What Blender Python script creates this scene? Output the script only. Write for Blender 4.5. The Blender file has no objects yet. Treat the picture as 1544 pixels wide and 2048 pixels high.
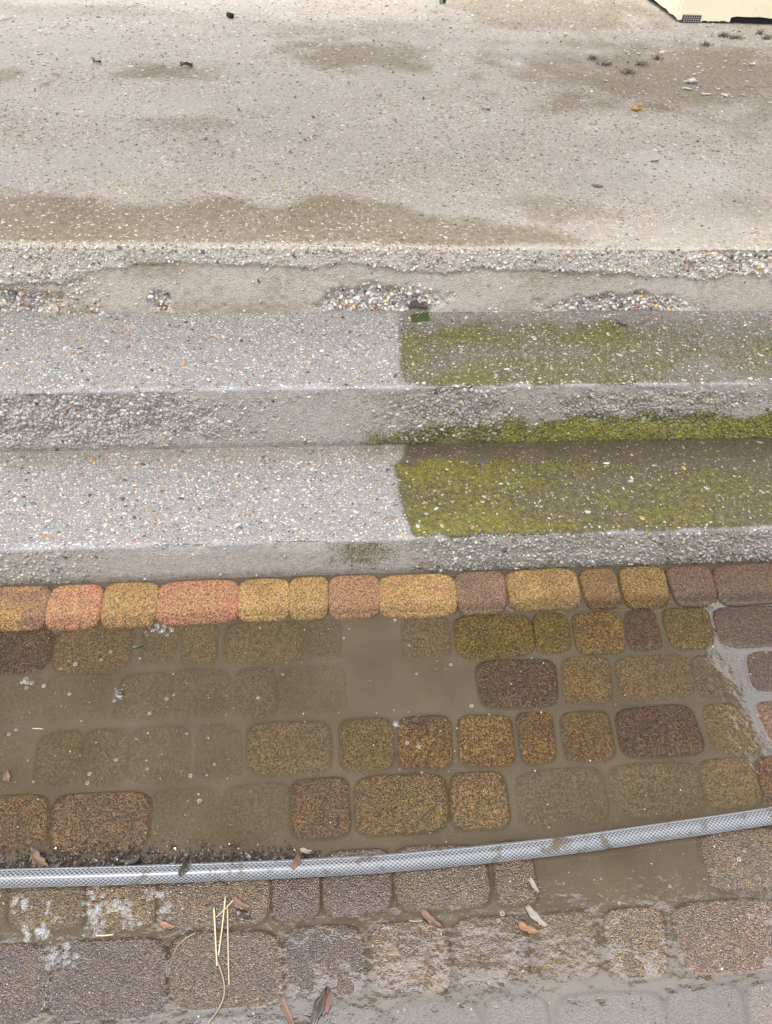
import bpy, math, random
import numpy as np
from mathutils import Matrix, Vector
random.seed(7); rng = np.random.default_rng(11)
S = bpy.context.scene
C = S.collection

# ------------------------------------------------------------------ camera
CH, CY, CP, CYAW, CROLL, CF = 1.3985, -1.2074, .7696, .1191, .0579, 1551.07
CAM = np.array([0, CY, CH])
_f = np.array([math.sin(CYAW)*math.cos(CP), math.cos(CYAW)*math.cos(CP), -math.sin(CP)])
_r = np.array([math.cos(CYAW), -math.sin(CYAW), 0.])
_u = np.cross(_r, _f)
CR = math.cos(CROLL)*_r + math.sin(CROLL)*_u
CU = -math.sin(CROLL)*_r + math.cos(CROLL)*_u
cd = bpy.data.cameras.new('camera'); cam = bpy.data.objects.new('camera', cd); C.objects.link(cam)
cd.sensor_fit = 'VERTICAL'; cd.sensor_height = 24.0; cd.lens = CF/2048*24.0
cd.clip_start = .02; cd.clip_end = 500
M = Matrix(((CR[0], CU[0], -_f[0], CAM[0]), (CR[1], CU[1], -_f[1], CAM[1]), (CR[2], CU[2], -_f[2], CAM[2]), (0, 0, 0, 1)))
cam.matrix_world = M
S.camera = cam
# ------------------------------------------------------------------ light
SUN_EL, SUN_AZ = math.radians(66), math.radians(214)      # azimuth clockwise from +Y: from behind left
w = bpy.data.worlds.new('World'); S.world = w; w.use_nodes = True
nt = w.node_tree; nt.nodes.clear()
sky = nt.nodes.new('ShaderNodeTexSky'); sky.sky_type = 'NISHITA'; sky.sun_disc = False
sky.sun_elevation = SUN_EL; sky.sun_rotation = SUN_AZ; sky.air_density = 1.0; sky.dust_density = 6.0; sky.ozone_density = 1.0
hs = nt.nodes.new('ShaderNodeHueSaturation'); hs.inputs['Saturation'].default_value = .28   # cloud cover
bg = nt.nodes.new('ShaderNodeBackground'); bg.inputs['Strength'].default_value = .15
wo = nt.nodes.new('ShaderNodeOutputWorld')
nt.links.new(sky.outputs[0], hs.inputs['Color']); tcw = nt.nodes.new('ShaderNodeTexCoord'); sx_ = nt.nodes.new('ShaderNodeSeparateXYZ'); mrw = nt.nodes.new('ShaderNodeMapRange')   # overcast: three times brighter overhead than at the horizon
mrw.inputs[1].default_value = 0.; mrw.inputs[2].default_value = 1.; mrw.inputs[3].default_value = .75; mrw.inputs[4].default_value = 2.25
mxw = nt.nodes.new('ShaderNodeVectorMath'); mxw.operation = 'SCALE'
nt.links.new(tcw.outputs['Generated'], sx_.inputs[0]); nt.links.new(sx_.outputs[2], mrw.inputs[0]); nt.links.new(mrw.outputs[0], mxw.inputs['Scale']); cl = nt.nodes.new('ShaderNodeMix'); cl.data_type = 'RGBA'; cl.inputs['Factor'].default_value = .8; cl.inputs[7].default_value = (6.9, 7.25, 7.95, 1)   # even cloud layer
nt.links.new(hs.outputs[0], cl.inputs[6]); nt.links.new(cl.outputs[2], mxw.inputs[0]); nt.links.new(mxw.outputs[0], bg.inputs['Color']); nt.links.new(bg.outputs[0], wo.inputs['Surface'])
sl = bpy.data.lights.new('sun', 'SUN'); sl.energy = 1.45; sl.angle = math.radians(11); sl.color = (1., .92, .80)
so = bpy.data.objects.new('sun', sl); C.objects.link(so)
sd = Vector((math.sin(SUN_AZ)*math.cos(SUN_EL), math.cos(SUN_AZ)*math.cos(SUN_EL), math.sin(SUN_EL)))
so.rotation_euler = (-sd).to_track_quat('-Z', 'Y').to_euler(); so.location = (0, 0, 6)
S.view_settings.view_transform = 'Standard'; S.view_settings.look = 'None'; S.view_settings.gamma = 1
S.view_settings.exposure = .84
S.cycles.max_bounces = 5; S.cycles.diffuse_bounces = 2; S.cycles.glossy_bounces = 2; S.cycles.transparent_max_bounces = 8; S.cycles.transmission_bounces = 2
S.render.resolution_x = 772; S.render.resolution_y = 1024

# ------------------------------------------------------------------ measuring helpers
def ray(px, py): return _f + CR*(px-772)/CF - CU*(py-1024)/CF
def wz(px, py, z):                       # point of the place at height z
    d = ray(px, py); return CAM + d*((z-CAM[2])/d[2])
def wy(px, py, y):                       # point on an upright face at depth y
    d = ray(px, py); return CAM + d*((y-CAM[1])/d[1])
# levels
ZT1, ZT2, ZT3 = .1304, .3004, .4919      # lower tread, middle tread, terrace
Y1, Y2, Y3 = 0., .3481, .7087            # the three risers
ZW = .0180                               # muddy water

# ------------------------------------------------------------------ noise
def _h(i, j, s):
    n = (i.astype(np.int64)*374761393 + j.astype(np.int64)*668265263 + s*974634777) & 0xffffffff
    n = ((n ^ (n >> 13))*1274126177) & 0xffffffff
    return ((n ^ (n >> 16)) & 0xffffff)/float(0xffffff)
def vn(x, y, s=0):
    x = np.asarray(x, float); y = np.asarray(y, float)
    i = np.floor(x); j = np.floor(y); a = x-i; b = y-j; a = a*a*(3-2*a); b = b*b*(3-2*b)
    return (_h(i, j, s)*(1-a)+_h(i+1, j, s)*a)*(1-b) + (_h(i, j+1, s)*(1-a)+_h(i+1, j+1, s)*a)*b
def fbm(x, y, s=0, o=4):
    t = 0; a = .5; n = 0
    for k in range(o):
        t = t + a*vn(x*2**k, y*2**k, s+k*17); n += a; a *= .5
    return t/n
def worley(x, y, s=0):
    x = np.asarray(x, float); y = np.asarray(y, float)
    i = np.floor(x); j = np.floor(y); best = np.full(np.broadcast(x, y).shape, 9.)
    for di in (-1, 0, 1):
        for dj in (-1, 0, 1):
            cx = i+di+_h(i+di, j+dj, s); cy = j+dj+_h(i+di, j+dj, s+5)
            best = np.minimum(best, (x-cx)**2+(y-cy)**2)
    return np.sqrt(best)
def ss(a, b, x):
    t = np.clip((x-a)/(b-a), 0, 1); return t*t*(3-2*t)
def ell(x, y, cx, cy, rx, ry, soft=.5, n=0.):
    d = np.sqrt(((x-cx)/rx)**2+((y-cy)/ry)**2)+n
    return 1-ss(1-soft, 1+soft, d)

# ------------------------------------------------------------------ materials
def mat(name):
    m = bpy.data.materials.new(name); m.use_nodes = True; t = m.node_tree; t.nodes.clear()
    o = t.nodes.new('ShaderNodeOutputMaterial'); b = t.nodes.new('ShaderNodeBsdfPrincipled')
    t.links.new(b.outputs[0], o.inputs[0]); return m, t, b, o
class N:
    def __init__(s, t): s.t = t
    def n(s, typ, **k):
        q = s.t.nodes.new(typ)
        for a, v in k.items(): setattr(q, a, v)
        return q
    def put(s, sock, v):
        if hasattr(v, 'is_output'): s.t.links.new(v, sock)
        else: sock.default_value = v
    def math(s, op, a, b=0., c=0., clamp=False):
        q = s.n('ShaderNodeMath', operation=op, use_clamp=clamp)
        s.put(q.inputs[0], a); s.put(q.inputs[1], b); s.put(q.inputs[2], c); return q.outputs[0]
    def mix(s, f, a, b, bt='MIX'):
        q = s.n('ShaderNodeMix', data_type='RGBA', blend_type=bt)
        s.put(q.inputs['Factor'], f); s.put(q.inputs[6], a); s.put(q.inputs[7], b); return q.outputs[2]
    def attr(s, nm): return s.n('ShaderNodeAttribute', attribute_name=nm)
    def noise(s, v, sc, det=4, rough=.55, dist=0.):
        q = s.n('ShaderNodeTexNoise'); s.put(q.inputs['Vector'], v); q.inputs['Scale'].default_value = sc
        q.inputs['Detail'].default_value = det; q.inputs['Roughness'].default_value = rough; q.inputs['Distortion'].default_value = dist
        return q.outputs['Fac']
    def vor(s, v, sc, feature='F1', rnd=1.):
        q = s.n('ShaderNodeTexVoronoi', feature=feature); s.put(q.inputs['Vector'], v); q.inputs['Scale'].default_value = sc
        q.inputs['Randomness'].default_value = rnd; return q
    def ramp(s, f, pts, interp='LINEAR'):
        q = s.n('ShaderNodeValToRGB'); q.color_ramp.interpolation = interp; e = q.color_ramp.elements
        while len(e) < len(pts): e.new(.5)
        for k, (p, c) in enumerate(pts): e[k].position = p; e[k].color = (c if len(c) == 4 else (*c, 1)) if hasattr(c, '__len__') else (c, c, c, 1)
        s.put(q.inputs[0], f); return q.outputs[0]
    def mr(s, v, a, b, c=0., d=1.):
        q = s.n('ShaderNodeMapRange'); s.put(q.inputs[0], v)
        for k, x in enumerate((a, b, c, d)): s.put(q.inputs[k+1], x)
        return q.outputs[0]
    def bump(s, h, st, dist, nrm=None):
        q = s.n('ShaderNodeBump'); q.inputs['Strength'].default_value = st; q.inputs['Distance'].default_value = dist
        s.put(q.inputs['Height'], h)
        if nrm is not None: s.t.links.new(nrm, q.inputs['Normal'])
        return q.outputs[0]
def simple(name, col, rough=.6, var=.25, sc=60, spec=.4, bump=.0, coat=0.):
    m, t, b, o = mat(name); k = N(t); p = k.n('ShaderNodeTexCoord').outputs['Object']
    nz = k.noise(p, sc, 4)
    k.put(b.inputs['Base Color'], k.mix(nz, tuple(c*(1-var) for c in col)+(1,), tuple(min(1, c*(1+var)) for c in col)+(1,)))
    b.inputs['Roughness'].default_value = rough; b.inputs['Specular IOR Level'].default_value = spec; b.inputs['Coat Weight'].default_value = coat
    b.inputs['Coat Roughness'].default_value = .08
    if bump: k.put(b.inputs['Normal'], k.bump(nz, .6, bump))
    return m

def concrete_material():
    m, t, b, o = mat('exposed_aggregate_concrete'); k = N(t)
    p = k.n('ShaderNodeTexCoord').outputs['Object']
    moss, dirt, damp, agg, pale = [k.attr(a).outputs['Fac'] for a in ('moss', 'dirt', 'damp', 'agg', 'pale')]
    n1 = k.noise(p, 9, 5); n2 = k.noise(p, 70, 5, .6); n3 = k.noise(p, 420, 3, .6)
    base = k.ramp(n1, [(.3, (.165, .158, .148)), (.7, (.235, .228, .216))])
    base = k.mix(.55, base, k.ramp(n2, [(.3, (.10, .095, .088)), (.7, (.30, .29, .275))]))
    base = k.mix(.35, base, k.ramp(n3, [(.35, (.04, .038, .035)), (.65, (.40, .39, .375))]))
    warm = k.attr('warm').outputs['Fac']
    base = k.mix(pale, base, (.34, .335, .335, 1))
    # fine chippings set in the cement
    v = k.vor(p, 230); cr = k.n('ShaderNodeSeparateColor'); t.links.new(v.outputs['Color'], cr.inputs[0])
    chip = k.ramp(cr.outputs[0], [(0, (.022, .02, .02)), (.14, (.09, .052, .04)), (.24, (.12, .105, .09)), (.38, (.24, .225, .205)), (.6, (.33, .31, .285)), (.78, (.47, .46, .44)), (.93, (.33, .23, .15))], 'CONSTANT')
    inside = k.mr(v.outputs['Distance'], .0022*230*.75, .0022*230*.45, 0., 1.)
    base = k.mix(k.math('MULTIPLY', k.math('MULTIPLY', inside, agg), .9), base, chip)
    base = k.mix(warm, base, k.mix(1., base, (1.82, 1.68, 1.48, 1), 'MULTIPLY'))
    # dirt, damp
    dn = k.mr(k.math('ADD', dirt, k.math('MULTIPLY', k.math('SUBTRACT', k.noise(p, 55, 4), .5), 1.1)), .15, .85)
    dn = k.math('MULTIPLY', dn, k.mr(dirt, 0., .12))
    base = k.mix(k.math('MULTIPLY', dn, .92), base, k.mix(.82, k.ramp(n2, [(.3, (.062, .050, .026)), (.7, (.165, .133, .078))]), k.mix(1., base, (.56, .47, .33, 1), 'MULTIPLY')))
    # algae
    mn = k.mr(k.math('ADD', moss, k.math('MULTIPLY', k.math('SUBTRACT', k.noise(p, 230, 4, .7), .5), 2.2)), .36, .58)
    mn = k.math('MULTIPLY', mn, k.mr(moss, 0., .1))
    mc = k.ramp(k.math('ADD', k.math('MULTIPLY', k.noise(p, 70, 5, .65), .75), k.math('MULTIPLY', moss, .28)), [(.36, (.034, .028, .011)), (.52, (.078, .066, .015)), (.72, (.205, .190, .010))])
    base = k.mix(k.math('MULTIPLY', mn, .86), base, mc)
    base = k.mix(k.math('MULTIPLY', damp, .62), base, k.mix(1., base, (.34, .32, .29, 1), 'MULTIPLY'))
    base = k.mix(1., base, (.80, .80, .80, 1), 'MULTIPLY')
    k.put(b.inputs['Base Color'], base)
    k.put(b.inputs['Roughness'], k.mr(damp, 0., 1., .88, .38)); b.inputs['Specular IOR Level'].default_value = .35
    h = k.math('ADD', k.math('MULTIPLY', k.math('SUBTRACT', 1., v.outputs['Distance']), .6), k.math('ADD', k.math('MULTIPLY', n3, 1.0), k.math('MULTIPLY', n2, .8)))
    k.put(b.inputs['Normal'], k.bump(h, 1., .0028))
    return m

def pebble_material():
    m, t, b, o = mat('pebble_stone'); k = N(t); p = k.n('ShaderNodeTexCoord').outputs['Object']
    c = k.attr('col').outputs['Color']
    k.put(b.inputs['Base Color'], k.mix(k.noise(p, 300, 3), k.mix(1., c, (.64, .63, .615, 1), 'MULTIPLY'), k.mix(1., c, (.94, .93, .915, 1), 'MULTIPLY')))
    b.inputs['Roughness'].default_value = .62; b.inputs['Specular IOR Level'].default_value = .4
    return m

def paver_material():
    m, t, b, o = mat('washed_paver'); k = N(t)
    p = k.n('ShaderNodeTexCoord').outputs['Object']
    c = k.attr('col').outputs['Color']; c2 = k.attr('col2').outputs['Color']; wet = k.attr('wet').outputs['Fac']; alg = k.attr('moss').outputs['Fac']
    body = k.mix(k.mr(k.noise(p, 16, 3, .6), .38, .62), c, c2)
    v = k.vor(p, 410); cr = k.n('ShaderNodeSeparateColor'); t.links.new(v.outputs['Color'], cr.inputs[0])
    g = k.ramp(cr.outputs[1], [(0, .24), (.18, .5), (.38, .8), (.62, 1.08), (.84, 1.42)], 'CONSTANT')
    body = k.mix(1., body, k.mix(k.mr(wet, 0., 1., .5, 1.), (.80, .80, .80, 1), g), 'MULTIPLY')
    pit = k.math('MULTIPLY', k.mr(v.outputs['Distance'], .38, .62), k.mr(k.noise(p, 190, 3), .38, .58))
    body = k.mix(k.math('MULTIPLY', pit, .88), body, (.030, .024, .019, 1))
    body = k.mix(k.math('MULTIPLY', alg, k.mr(k.noise(p, 90, 4), .4, .65)), body, (.085, .085, .015, 1))
    sm = k.mr(k.noise(p, 28, 5, .6), .45, .8, 0., .6)
    body = k.mix(k.math('MULTIPLY', wet, sm), body, (.10, .078, .05, 1))
    silt = k.attr('silt').outputs['Fac']
    dry_ = k.mix(1., body, (.80, .78, .76, 1), 'MULTIPLY')
    k.put(b.inputs['Base Color'], k.mix(wet, dry_, k.mix(k.math('MULTIPLY', silt, k.mr(k.noise(p, 60, 4), .3, .7, .45, .85)), k.mix(1., body, (.30, .275, .235, 1), 'MULTIPLY'), k.mix(1., g, (.112, .080, .040, 1), 'MULTIPLY'))))
    k.put(b.inputs['Roughness'], k.mr(wet, 0., 1., .75, .5)); k.put(b.inputs['Specular IOR Level'], k.mr(wet, 0., 1., .35, .12))
    h = k.math('ADD', k.math('SUBTRACT', 1., v.outputs['Distance']), k.math('MULTIPLY', k.noise(p, 190, 3), .8))
    nr = k.bump(h, .8, .0016)
    k.put(b.inputs['Normal'], nr)
    k.put(b.inputs['Coat Weight'], k.math('MULTIPLY', k.attr('film').outputs['Fac'], wet)); b.inputs['Coat Roughness'].default_value = .045; b.inputs['Coat IOR'].default_value = 1.5
    hw = k.math('ADD', k.math('MULTIPLY', h, .5), k.noise(p, 75, 3))
    k.put(b.inputs['Coat Normal'], k.bump(hw, .85, .0034))
    return m

def water_material():
    m, t, b, o = mat('muddy_water'); t.nodes.remove(b); k = N(t)
    p = k.n('ShaderNodeTexCoord').outputs['Object']
    depth = k.attr('depth').outputs['Fac']; rip = k.attr('ripple').outputs['Fac']
    turb = k.mr(k.noise(p, 5, 4), .3, .7, .75, 1.35)
    a = k.math('SUBTRACT', 1., k.math('POWER', 2.718, k.math('MULTIPLY', k.math('MULTIPLY', k.math('MAXIMUM', k.math('SUBTRACT', depth, .0004), 0.), turb), -165.)))
    a = k.math('MULTIPLY', a, k.mr(k.noise(p, 240, 3), .3, .7, .86, 1.0), clamp=True)
    mud = k.n('ShaderNodeBsdfDiffuse'); k.put(mud.inputs[0], k.ramp(k.noise(p, 7, 4), [(.3, (.066, .049, .029)), (.7, (.098, .075, .049))]))
    tr = k.n('ShaderNodeBsdfTransparent'); tr.inputs[0].default_value = (.985, .965, .93, 1)
    mx = k.n('ShaderNodeMixShader'); k.put(mx.inputs[0], a); t.links.new(tr.outputs[0], mx.inputs[1]); t.links.new(mud.outputs[0], mx.inputs[2])
    gl = k.n('ShaderNodeBsdfGlossy'); gl.inputs['Roughness'].default_value = .03
    h = k.math('ADD', k.math('MULTIPLY', k.noise(p, 22, 2, .4), .35), k.math('MULTIPLY', k.math('MULTIPLY', k.noise(p, 95, 3, .5), rip), 1.))
    nr = k.bump(h, .5, .004); t.links.new(nr, gl.inputs['Normal'])
    fr = k.n('ShaderNodeFresnel'); fr.inputs['IOR'].default_value = 1.72; t.links.new(nr, fr.inputs['Normal'])
    bk = k.n('ShaderNodeNewGeometry').outputs['Backfacing']
    mf = k.n('ShaderNodeMixShader'); k.put(mf.inputs[0], k.math('MULTIPLY', fr.outputs[0], k.math('SUBTRACT', 1., bk))); t.links.new(mx.outputs[0], mf.inputs[1]); t.links.new(gl.outputs[0], mf.inputs[2])
    t.links.new(mf.outputs[0], o.inputs[0]); return m

M_CON = concrete_material(); M_PEB = pebble_material(); M_PAV = paver_material(); M_WAT = water_material()
M_BED = simple('joint_grit', (.06, .05, .035), .6, .4, 200, bump=.002)
M_EARTH = simple('ground_earth', (.16, .13, .095), .9, .4, 30, bump=.004)

# ------------------------------------------------------------------ object helpers
def mesh(name, v, f, m=None, parent=None, smooth=True, attrs=None, cols=None):
    me = bpy.data.meshes.new(name)
    v = np.asarray(v, dtype=np.float32).reshape(-1, 3)
    if isinstance(f, np.ndarray):
        n, s = f.shape
        me.vertices.add(len(v)); me.vertices.foreach_set('co', v.ravel())
        me.loops.add(n*s); me.loops.foreach_set('vertex_index', f.astype(np.int32).ravel())
        me.polygons.add(n); me.polygons.foreach_set('loop_start', np.arange(0, n*s, s, dtype=np.int32))
        me.update(calc_edges=True)
    else: me.from_pydata(v.tolist(), [], f); me.update()
    for a, d in (attrs or {}).items():
        q = me.attributes.new(a, 'FLOAT', 'POINT'); q.data.foreach_set('value', np.asarray(d, dtype=np.float32).ravel())
    for a, d in (cols or {}).items():
        q = me.attributes.new(a, 'FLOAT_COLOR', 'POINT'); d = np.asarray(d, dtype=np.float32).reshape(-1, 3)
        q.data.foreach_set('color', np.hstack([d, np.ones((len(d), 1), np.float32)]).ravel())
    me.polygons.foreach_set('use_smooth', np.full(len(me.polygons), smooth))
    if m: me.materials.append(m)
    me.validate()
    o = bpy.data.objects.new(name, me); C.objects.link(o)
    if parent: o.parent = parent
    return o
def tag(o, label=None, cat=None, group=None, kind=None):
    for a, x in (('label', label), ('category', cat), ('group', group), ('kind', kind)):
        if x: o[a] = x
    return o
def empty(name, loc=(0, 0, 0)):
    o = bpy.data.objects.new(name, None); o.empty_display_size = .05; o.location = loc; C.objects.link(o); return o
def gridf(nx, ny):
    i = np.arange(ny-1)[:, None]*nx+np.arange(nx-1)[None, :]
    return np.stack([i, i+1, i+1+nx, i+nx], -1).reshape(-1, 4)

# fine columns in view, coarse outside it
XS = np.concatenate([np.linspace(-7, -3.4, 8)[:-1], np.linspace(-3.4, -1.25, 90)[:-1], np.arange(-1.25, 1.6, .0055), np.linspace(1.6, 3.9, 90), np.linspace(3.9, 9, 9)[1:]])

# ------------------------------------------------------------------ what the concrete looks like, place by place
def pl(pts): a = np.array(pts); return a[:, 0], a[:, 1]
def line_z(pix, z):                    # pixel polyline -> Y as a function of X on a level
    q = np.array([wz(a, b, z)[:2] for a, b in pix]); return q[np.argsort(q[:, 0])]
def line_y(pix, y):
    q = np.array([wy(a, b, y)[[0, 2]] for a, b in pix]); return q[np.argsort(q[:, 0])]
T2B = [wz(792, 650, ZT2)[0], wz(790, 700, ZT2)[0], wz(795, 776, ZT2)[0]]
T1B = np.array([wz(a, b, ZT1)[:2] for a, b in ((805, 905), (782, 930), (788, 985), (802, 1030), (822, 1085))])
T1B = T1B[np.argsort(T1B[:, 1])]
BAND = line_z([(-300, 388), (100, 386), (200, 405), (290, 420), (390, 398), (560, 410), (640, 388), (760, 405), (860, 425), (960, 440), (1060, 455), (1160, 480), (1200, 500), (1900, 510)], ZT3)
def ST(px, py, rx, ry):                # an oval stain on the terrace
    c = wz(px, py, ZT3); e = wz(px+rx, py, ZT3); g = wz(px, py-ry, ZT3); h = wz(px, py+ry, ZT3)
    return c[0], c[1], abs(e[0]-c[0]), abs(g[1]-h[1])/2
STAINS = [(*ST(730, 108, 150, 30), .75), (*ST(345, 142, 110, 16), .6), (*ST(15, 150, 40, 14), .6), (*ST(390, 247, 110, 14), .35), (*ST(1380, 150, 330, 70), .72),
          (*ST(1100, 20, 220, 30), .55), (*ST(700, 60, 220, 22), .35), (*ST(1120, 415, 100, 26), .5), (*ST(1500, 410, 70, 30), .35), (*ST(1060, 40, 160, 20), .4), (*ST(1500, 160, 240, 70), .5), (*ST(100, 18, 200, 14), .3), (*ST(1010, 470, 70, 18), .45)]
PALES = [(*ST(1390, 340, 150, 40), .7), (*ST(1260, 250, 120, 22), .6), (*ST(640, 40, 100, 14), .6), (*ST(200, 215, 220, 26), .35), (*ST(250, 330, 260, 40), .2), (*ST(900, 240, 200, 40), .25)]

def terrace_masks(X, Y):
    n = fbm(X*9, Y*9, 3)-.5; n2 = fbm(X*3.2, Y*3.2, 8)-.5
    by = np.interp(X, BAND[:, 0], BAND[:, 1])
    dirt = 1-ss(-.04, .05, Y-by+n*.12)
    dirt = dirt*ss(Y3+.004, Y3+.03, Y+n*.03)*.72
    for a, b, rx, ry, s in STAINS: dirt = np.maximum(dirt, s*ell(X, Y, a, b, rx, ry, .5, n*1.4))
    dirt = dirt*.9+.05+np.clip(n2, 0, 1)*.5
    pale = 0*X
    for a, b, rx, ry, s in PALES: pale = np.maximum(pale, s*ell(X, Y, a, b, rx, ry, .6, n*1.5))
    agg = np.clip(.75+n2*2.2, .15, 1)*(1-.5*pale)
    return dict(moss=.25*dirt*(Y < 1.3)*np.clip(fbm(X*14, Y*14, 4)*2-.7, 0, 1), dirt=dirt, damp=.12*dirt, agg=agg, pale=pale*.5)
def tread_masks(X, Y, k):
    n = fbm(X*22, Y*22, 5)-.5; n2 = fbm(X*5, Y*8, 6)-.5; n4 = fbm(X*60, Y*60, 16)-.5
    if k == 2:
        e = X-np.interp(Y, [Y2, Y2+.15, Y3], [T2B[2], T2B[1], T2B[0]])+n*.012+n4*.008
        f = (Y-Y2)/(Y3-Y2)
        m = ss(0, .02, e)*(1-.85*ss(.68, .93, f+n*.3))*(.63+n2*.8-.25*ss(.55, 1.2, X)+.15*(1-ss(0, .2, f)))
        d = .55*ss(-.003, .02, e)*(1-.45*ss(.8, 1, f))
        damp = .35*ss(0, .02, e)*(.6+n2)
        pale = .22*(1-ss(0, .02, e))
    else:
        e = X-np.interp(Y, T1B[:, 1], T1B[:, 0])+n*.012+n4*.008
        f = (Y-Y1)/(Y2-Y1)
        back = 1-ss(.74, .9, f+n*.25+.12*ss(.5, .9, X))
        m = ss(0, .02, e)*back*(.74+n2*1.0-.10*ss(.35, .8, X))
        m = np.maximum(m, .98*ss(0, .02, e)*back*ell(X, f, .12, .78, .25, .2, .6, n*1.5))
        d = 1.*ss(-.003, .02, e)
        damp = ss(0, .02, e)*(.40+.25*(1-back)) + ss(.86, .95, f+n*.2)*(.25+.25*ss(0, .1, e))
        pale = .22*(1-ss(0, .02, e))
    edge = 1-ss(0., .06, f+n*.10)                # worn nosing, with an edge highlight put into its pale colour
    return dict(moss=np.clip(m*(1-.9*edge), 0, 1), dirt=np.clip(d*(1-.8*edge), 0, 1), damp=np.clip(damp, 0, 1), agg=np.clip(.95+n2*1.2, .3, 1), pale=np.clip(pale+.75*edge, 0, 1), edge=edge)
R3 = line_y([(-400, 560), (0, 566), (130, 566), (170, 548), (220, 536), (350, 524), (500, 528), (640, 538), (700, 530), (860, 543), (880, 546), (960, 538), (1100, 541), (1210, 546), (1340, 556), (1500, 552), (2000, 560)], Y3)
def box_y(x0, y0, x1, y1, y):
    a = wy(x0, y0, y); b = wy(x1, y1, y); return (a[0]+b[0])/2, (a[2]+b[2])/2, abs(b[0]-a[0])/2, abs(b[2]-a[2])/2
HC3 = [(*box_y(-60, 588, 130, 632, Y3), 58), (*box_y(295, 590, 345, 630, Y3), 16), (*box_y(650, 574, 865, 630, Y3), 110), (*box_y(1120, 590, 1365, 630, Y3), 58), (*box_y(1375, 492, 1600, 545, Y3), 55)]
HC2 = [box_y(-200, 792, 440, 880, Y2), box_y(800, 770, 1010, 900, Y2), box_y(1180, 780, 1440, 850, Y2)]
G1 = line_y([(960, 1085), (1000, 1130)], Y1)
def riser_masks(X, Z, k):
    n = fbm(X*20, Z*20, 30+k)-.5; n2 = fbm(X*5, Z*9, 40+k)-.5
    hc = 0*X
    if k == 3:
        zb = np.interp(X, R3[:, 0], R3[:, 1])+n*.03+.006*(fbm(X*70, Z*70, 5)-.5)
        up = ss(-.004, .006, Z-zb)                               # gravelly strip above the skim coat
        for a, b, rx, ry, c in HC3: hc = np.maximum(hc, ell(X, Z, a, b, rx, ry*1.05, .35, n*1.2))
        left = 1-ss(-.62, -.52, X+n*.1)
        rough = np.maximum(up*.5, np.maximum(hc, left*.35)); proud = up
        return dict(moss=0*X, dirt=np.clip(.32*(1-up)+n2*1.2+.2*(1-ss(.30, .35, Z))+.2*left, 0, 1)*(1-.6*hc), damp=.05*(1-up)*(1-hc), agg=np.clip(.3+.7*up+.5*hc, 0, 1), pale=.35*up+.3*(1-up)+.15*hc, rough=rough, hc=hc, proud=proud)
    if k == 2:
        for a, b, rx, ry in HC2: hc = np.maximum(hc, ell(X, Z, a, b, rx, ry, .5, n*1.3))
        rough = np.clip(.24+.75*hc+n2*.9, .05, 1)*(1-.8*ss(ZT2-.026, ZT2-.012, Z+n*.02)*(1-hc*.5))
        e = ss(.0, .12, X-.05+n*.06)
        low = 1-ss(.15, .205, Z+n*.07-.02*ss(.3, 1., X))
        g = e*(.28+.5*ss(.25, .5, X)*low*1.6+.35*low)*(1-.6*ss(.27, .295, Z))
        return dict(moss=np.clip(g+n2*.3*e, 0, 1), dirt=np.clip(.12+.2*e+n2*.4, 0, 1), damp=np.clip(.7*(1-ss(ZT1, ZT1+.015, Z))+.05, 0, 1), agg=.4+0*X, pale=.1+0*X, rough=rough, hc=hc, proud=0*X)
    gr = .75*ss(.14, .26, X+n*.12); lf = 1-ss(-.62, -.40, X+n*.15)
    rough = np.maximum(np.clip(gr+n2*.6, 0, 1)*ss(.14, .3, X), lf*.4)
    hc = gr*.7
    g = .55*ell(X, Z, .09, .10, .10, .05, .6, n*2)+.25*ss(.3, .9, X)*(fbm(X*15, Z*15, 77) > .52)
    return dict(moss=g, dirt=np.clip(.1+.35*gr+n2*.4+.2*(1-ss(.02, .06, Z)), 0, 1), damp=np.clip(.08+.15*gr+.55*(1-ss(.02, .05, Z)), 0, 1), agg=.15+.4*gr+.25*lf, pale=.12*(1-gr), rough=rough, hc=hc, proud=0*X)
def riser_disp(X, Z, k, m):
    d = -.0005+.0012*(fbm(X*40, Z*40, 50+k)-.5)
    cell = worley(X*120, Z*120, 60+k)
    d = d + m['rough']*(.0030*(.6-cell)) + m['rough']*.010*(fbm(X*34, Z*34, 70+k, 3)-.58) - m['hc']*.008*(k != 1)*np.clip(fbm(X*22, Z*22, 75+k, 2)*2.2-.6, 0, 1)
    if k == 3: d = d+.0045*m['proud']+.004*(fbm(X*4, Z*4, 91, 2)-.5) - .008*m['hc']*(Z < .4)
    if k == 3:
        a = wy(838, 620, Y3); d = d-.035*ell(X, Z, a[0], ZT2+.008, .028, .020, .15)
    return d
def tread_z(X, Y, k):
    n = fbm(X*16, Y*16, 20+k)-.5; f = fbm(X*70, Y*70, 25+k, 3)-.5
    z = .0022*n+.0009*f
    if k == 1: z = z-.0070*ss(.20, .335, Y+.02*ss(.3, 1., X)-.03*(fbm(X*2.2, 0*X, 9)-.5))
    if k == 3: z = z+.004*(fbm(X*1.5, Y*1.5, 33)-.5)*ss(Y3, Y3+.3, Y)
    return z
RN = .007
def chip(X, k):                          # how far the nosing is worn back
    c = fbm(X*28, X*0+k, 80+k)-.5; d = np.clip(fbm(X*11, X*0+k, 85+k)-.60, 0, 1)
    if k == 2: d = d+.35*ell(X, 0*X, wz(915, 772, ZT2)[0], 0, .05, 1, .5)
    if k == 1: d = d+.2*ell(X, 0*X, wz(1000, 1080, ZT1)[0], 0, .12, 1, .5)
    return c*.003+d*.022

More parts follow.
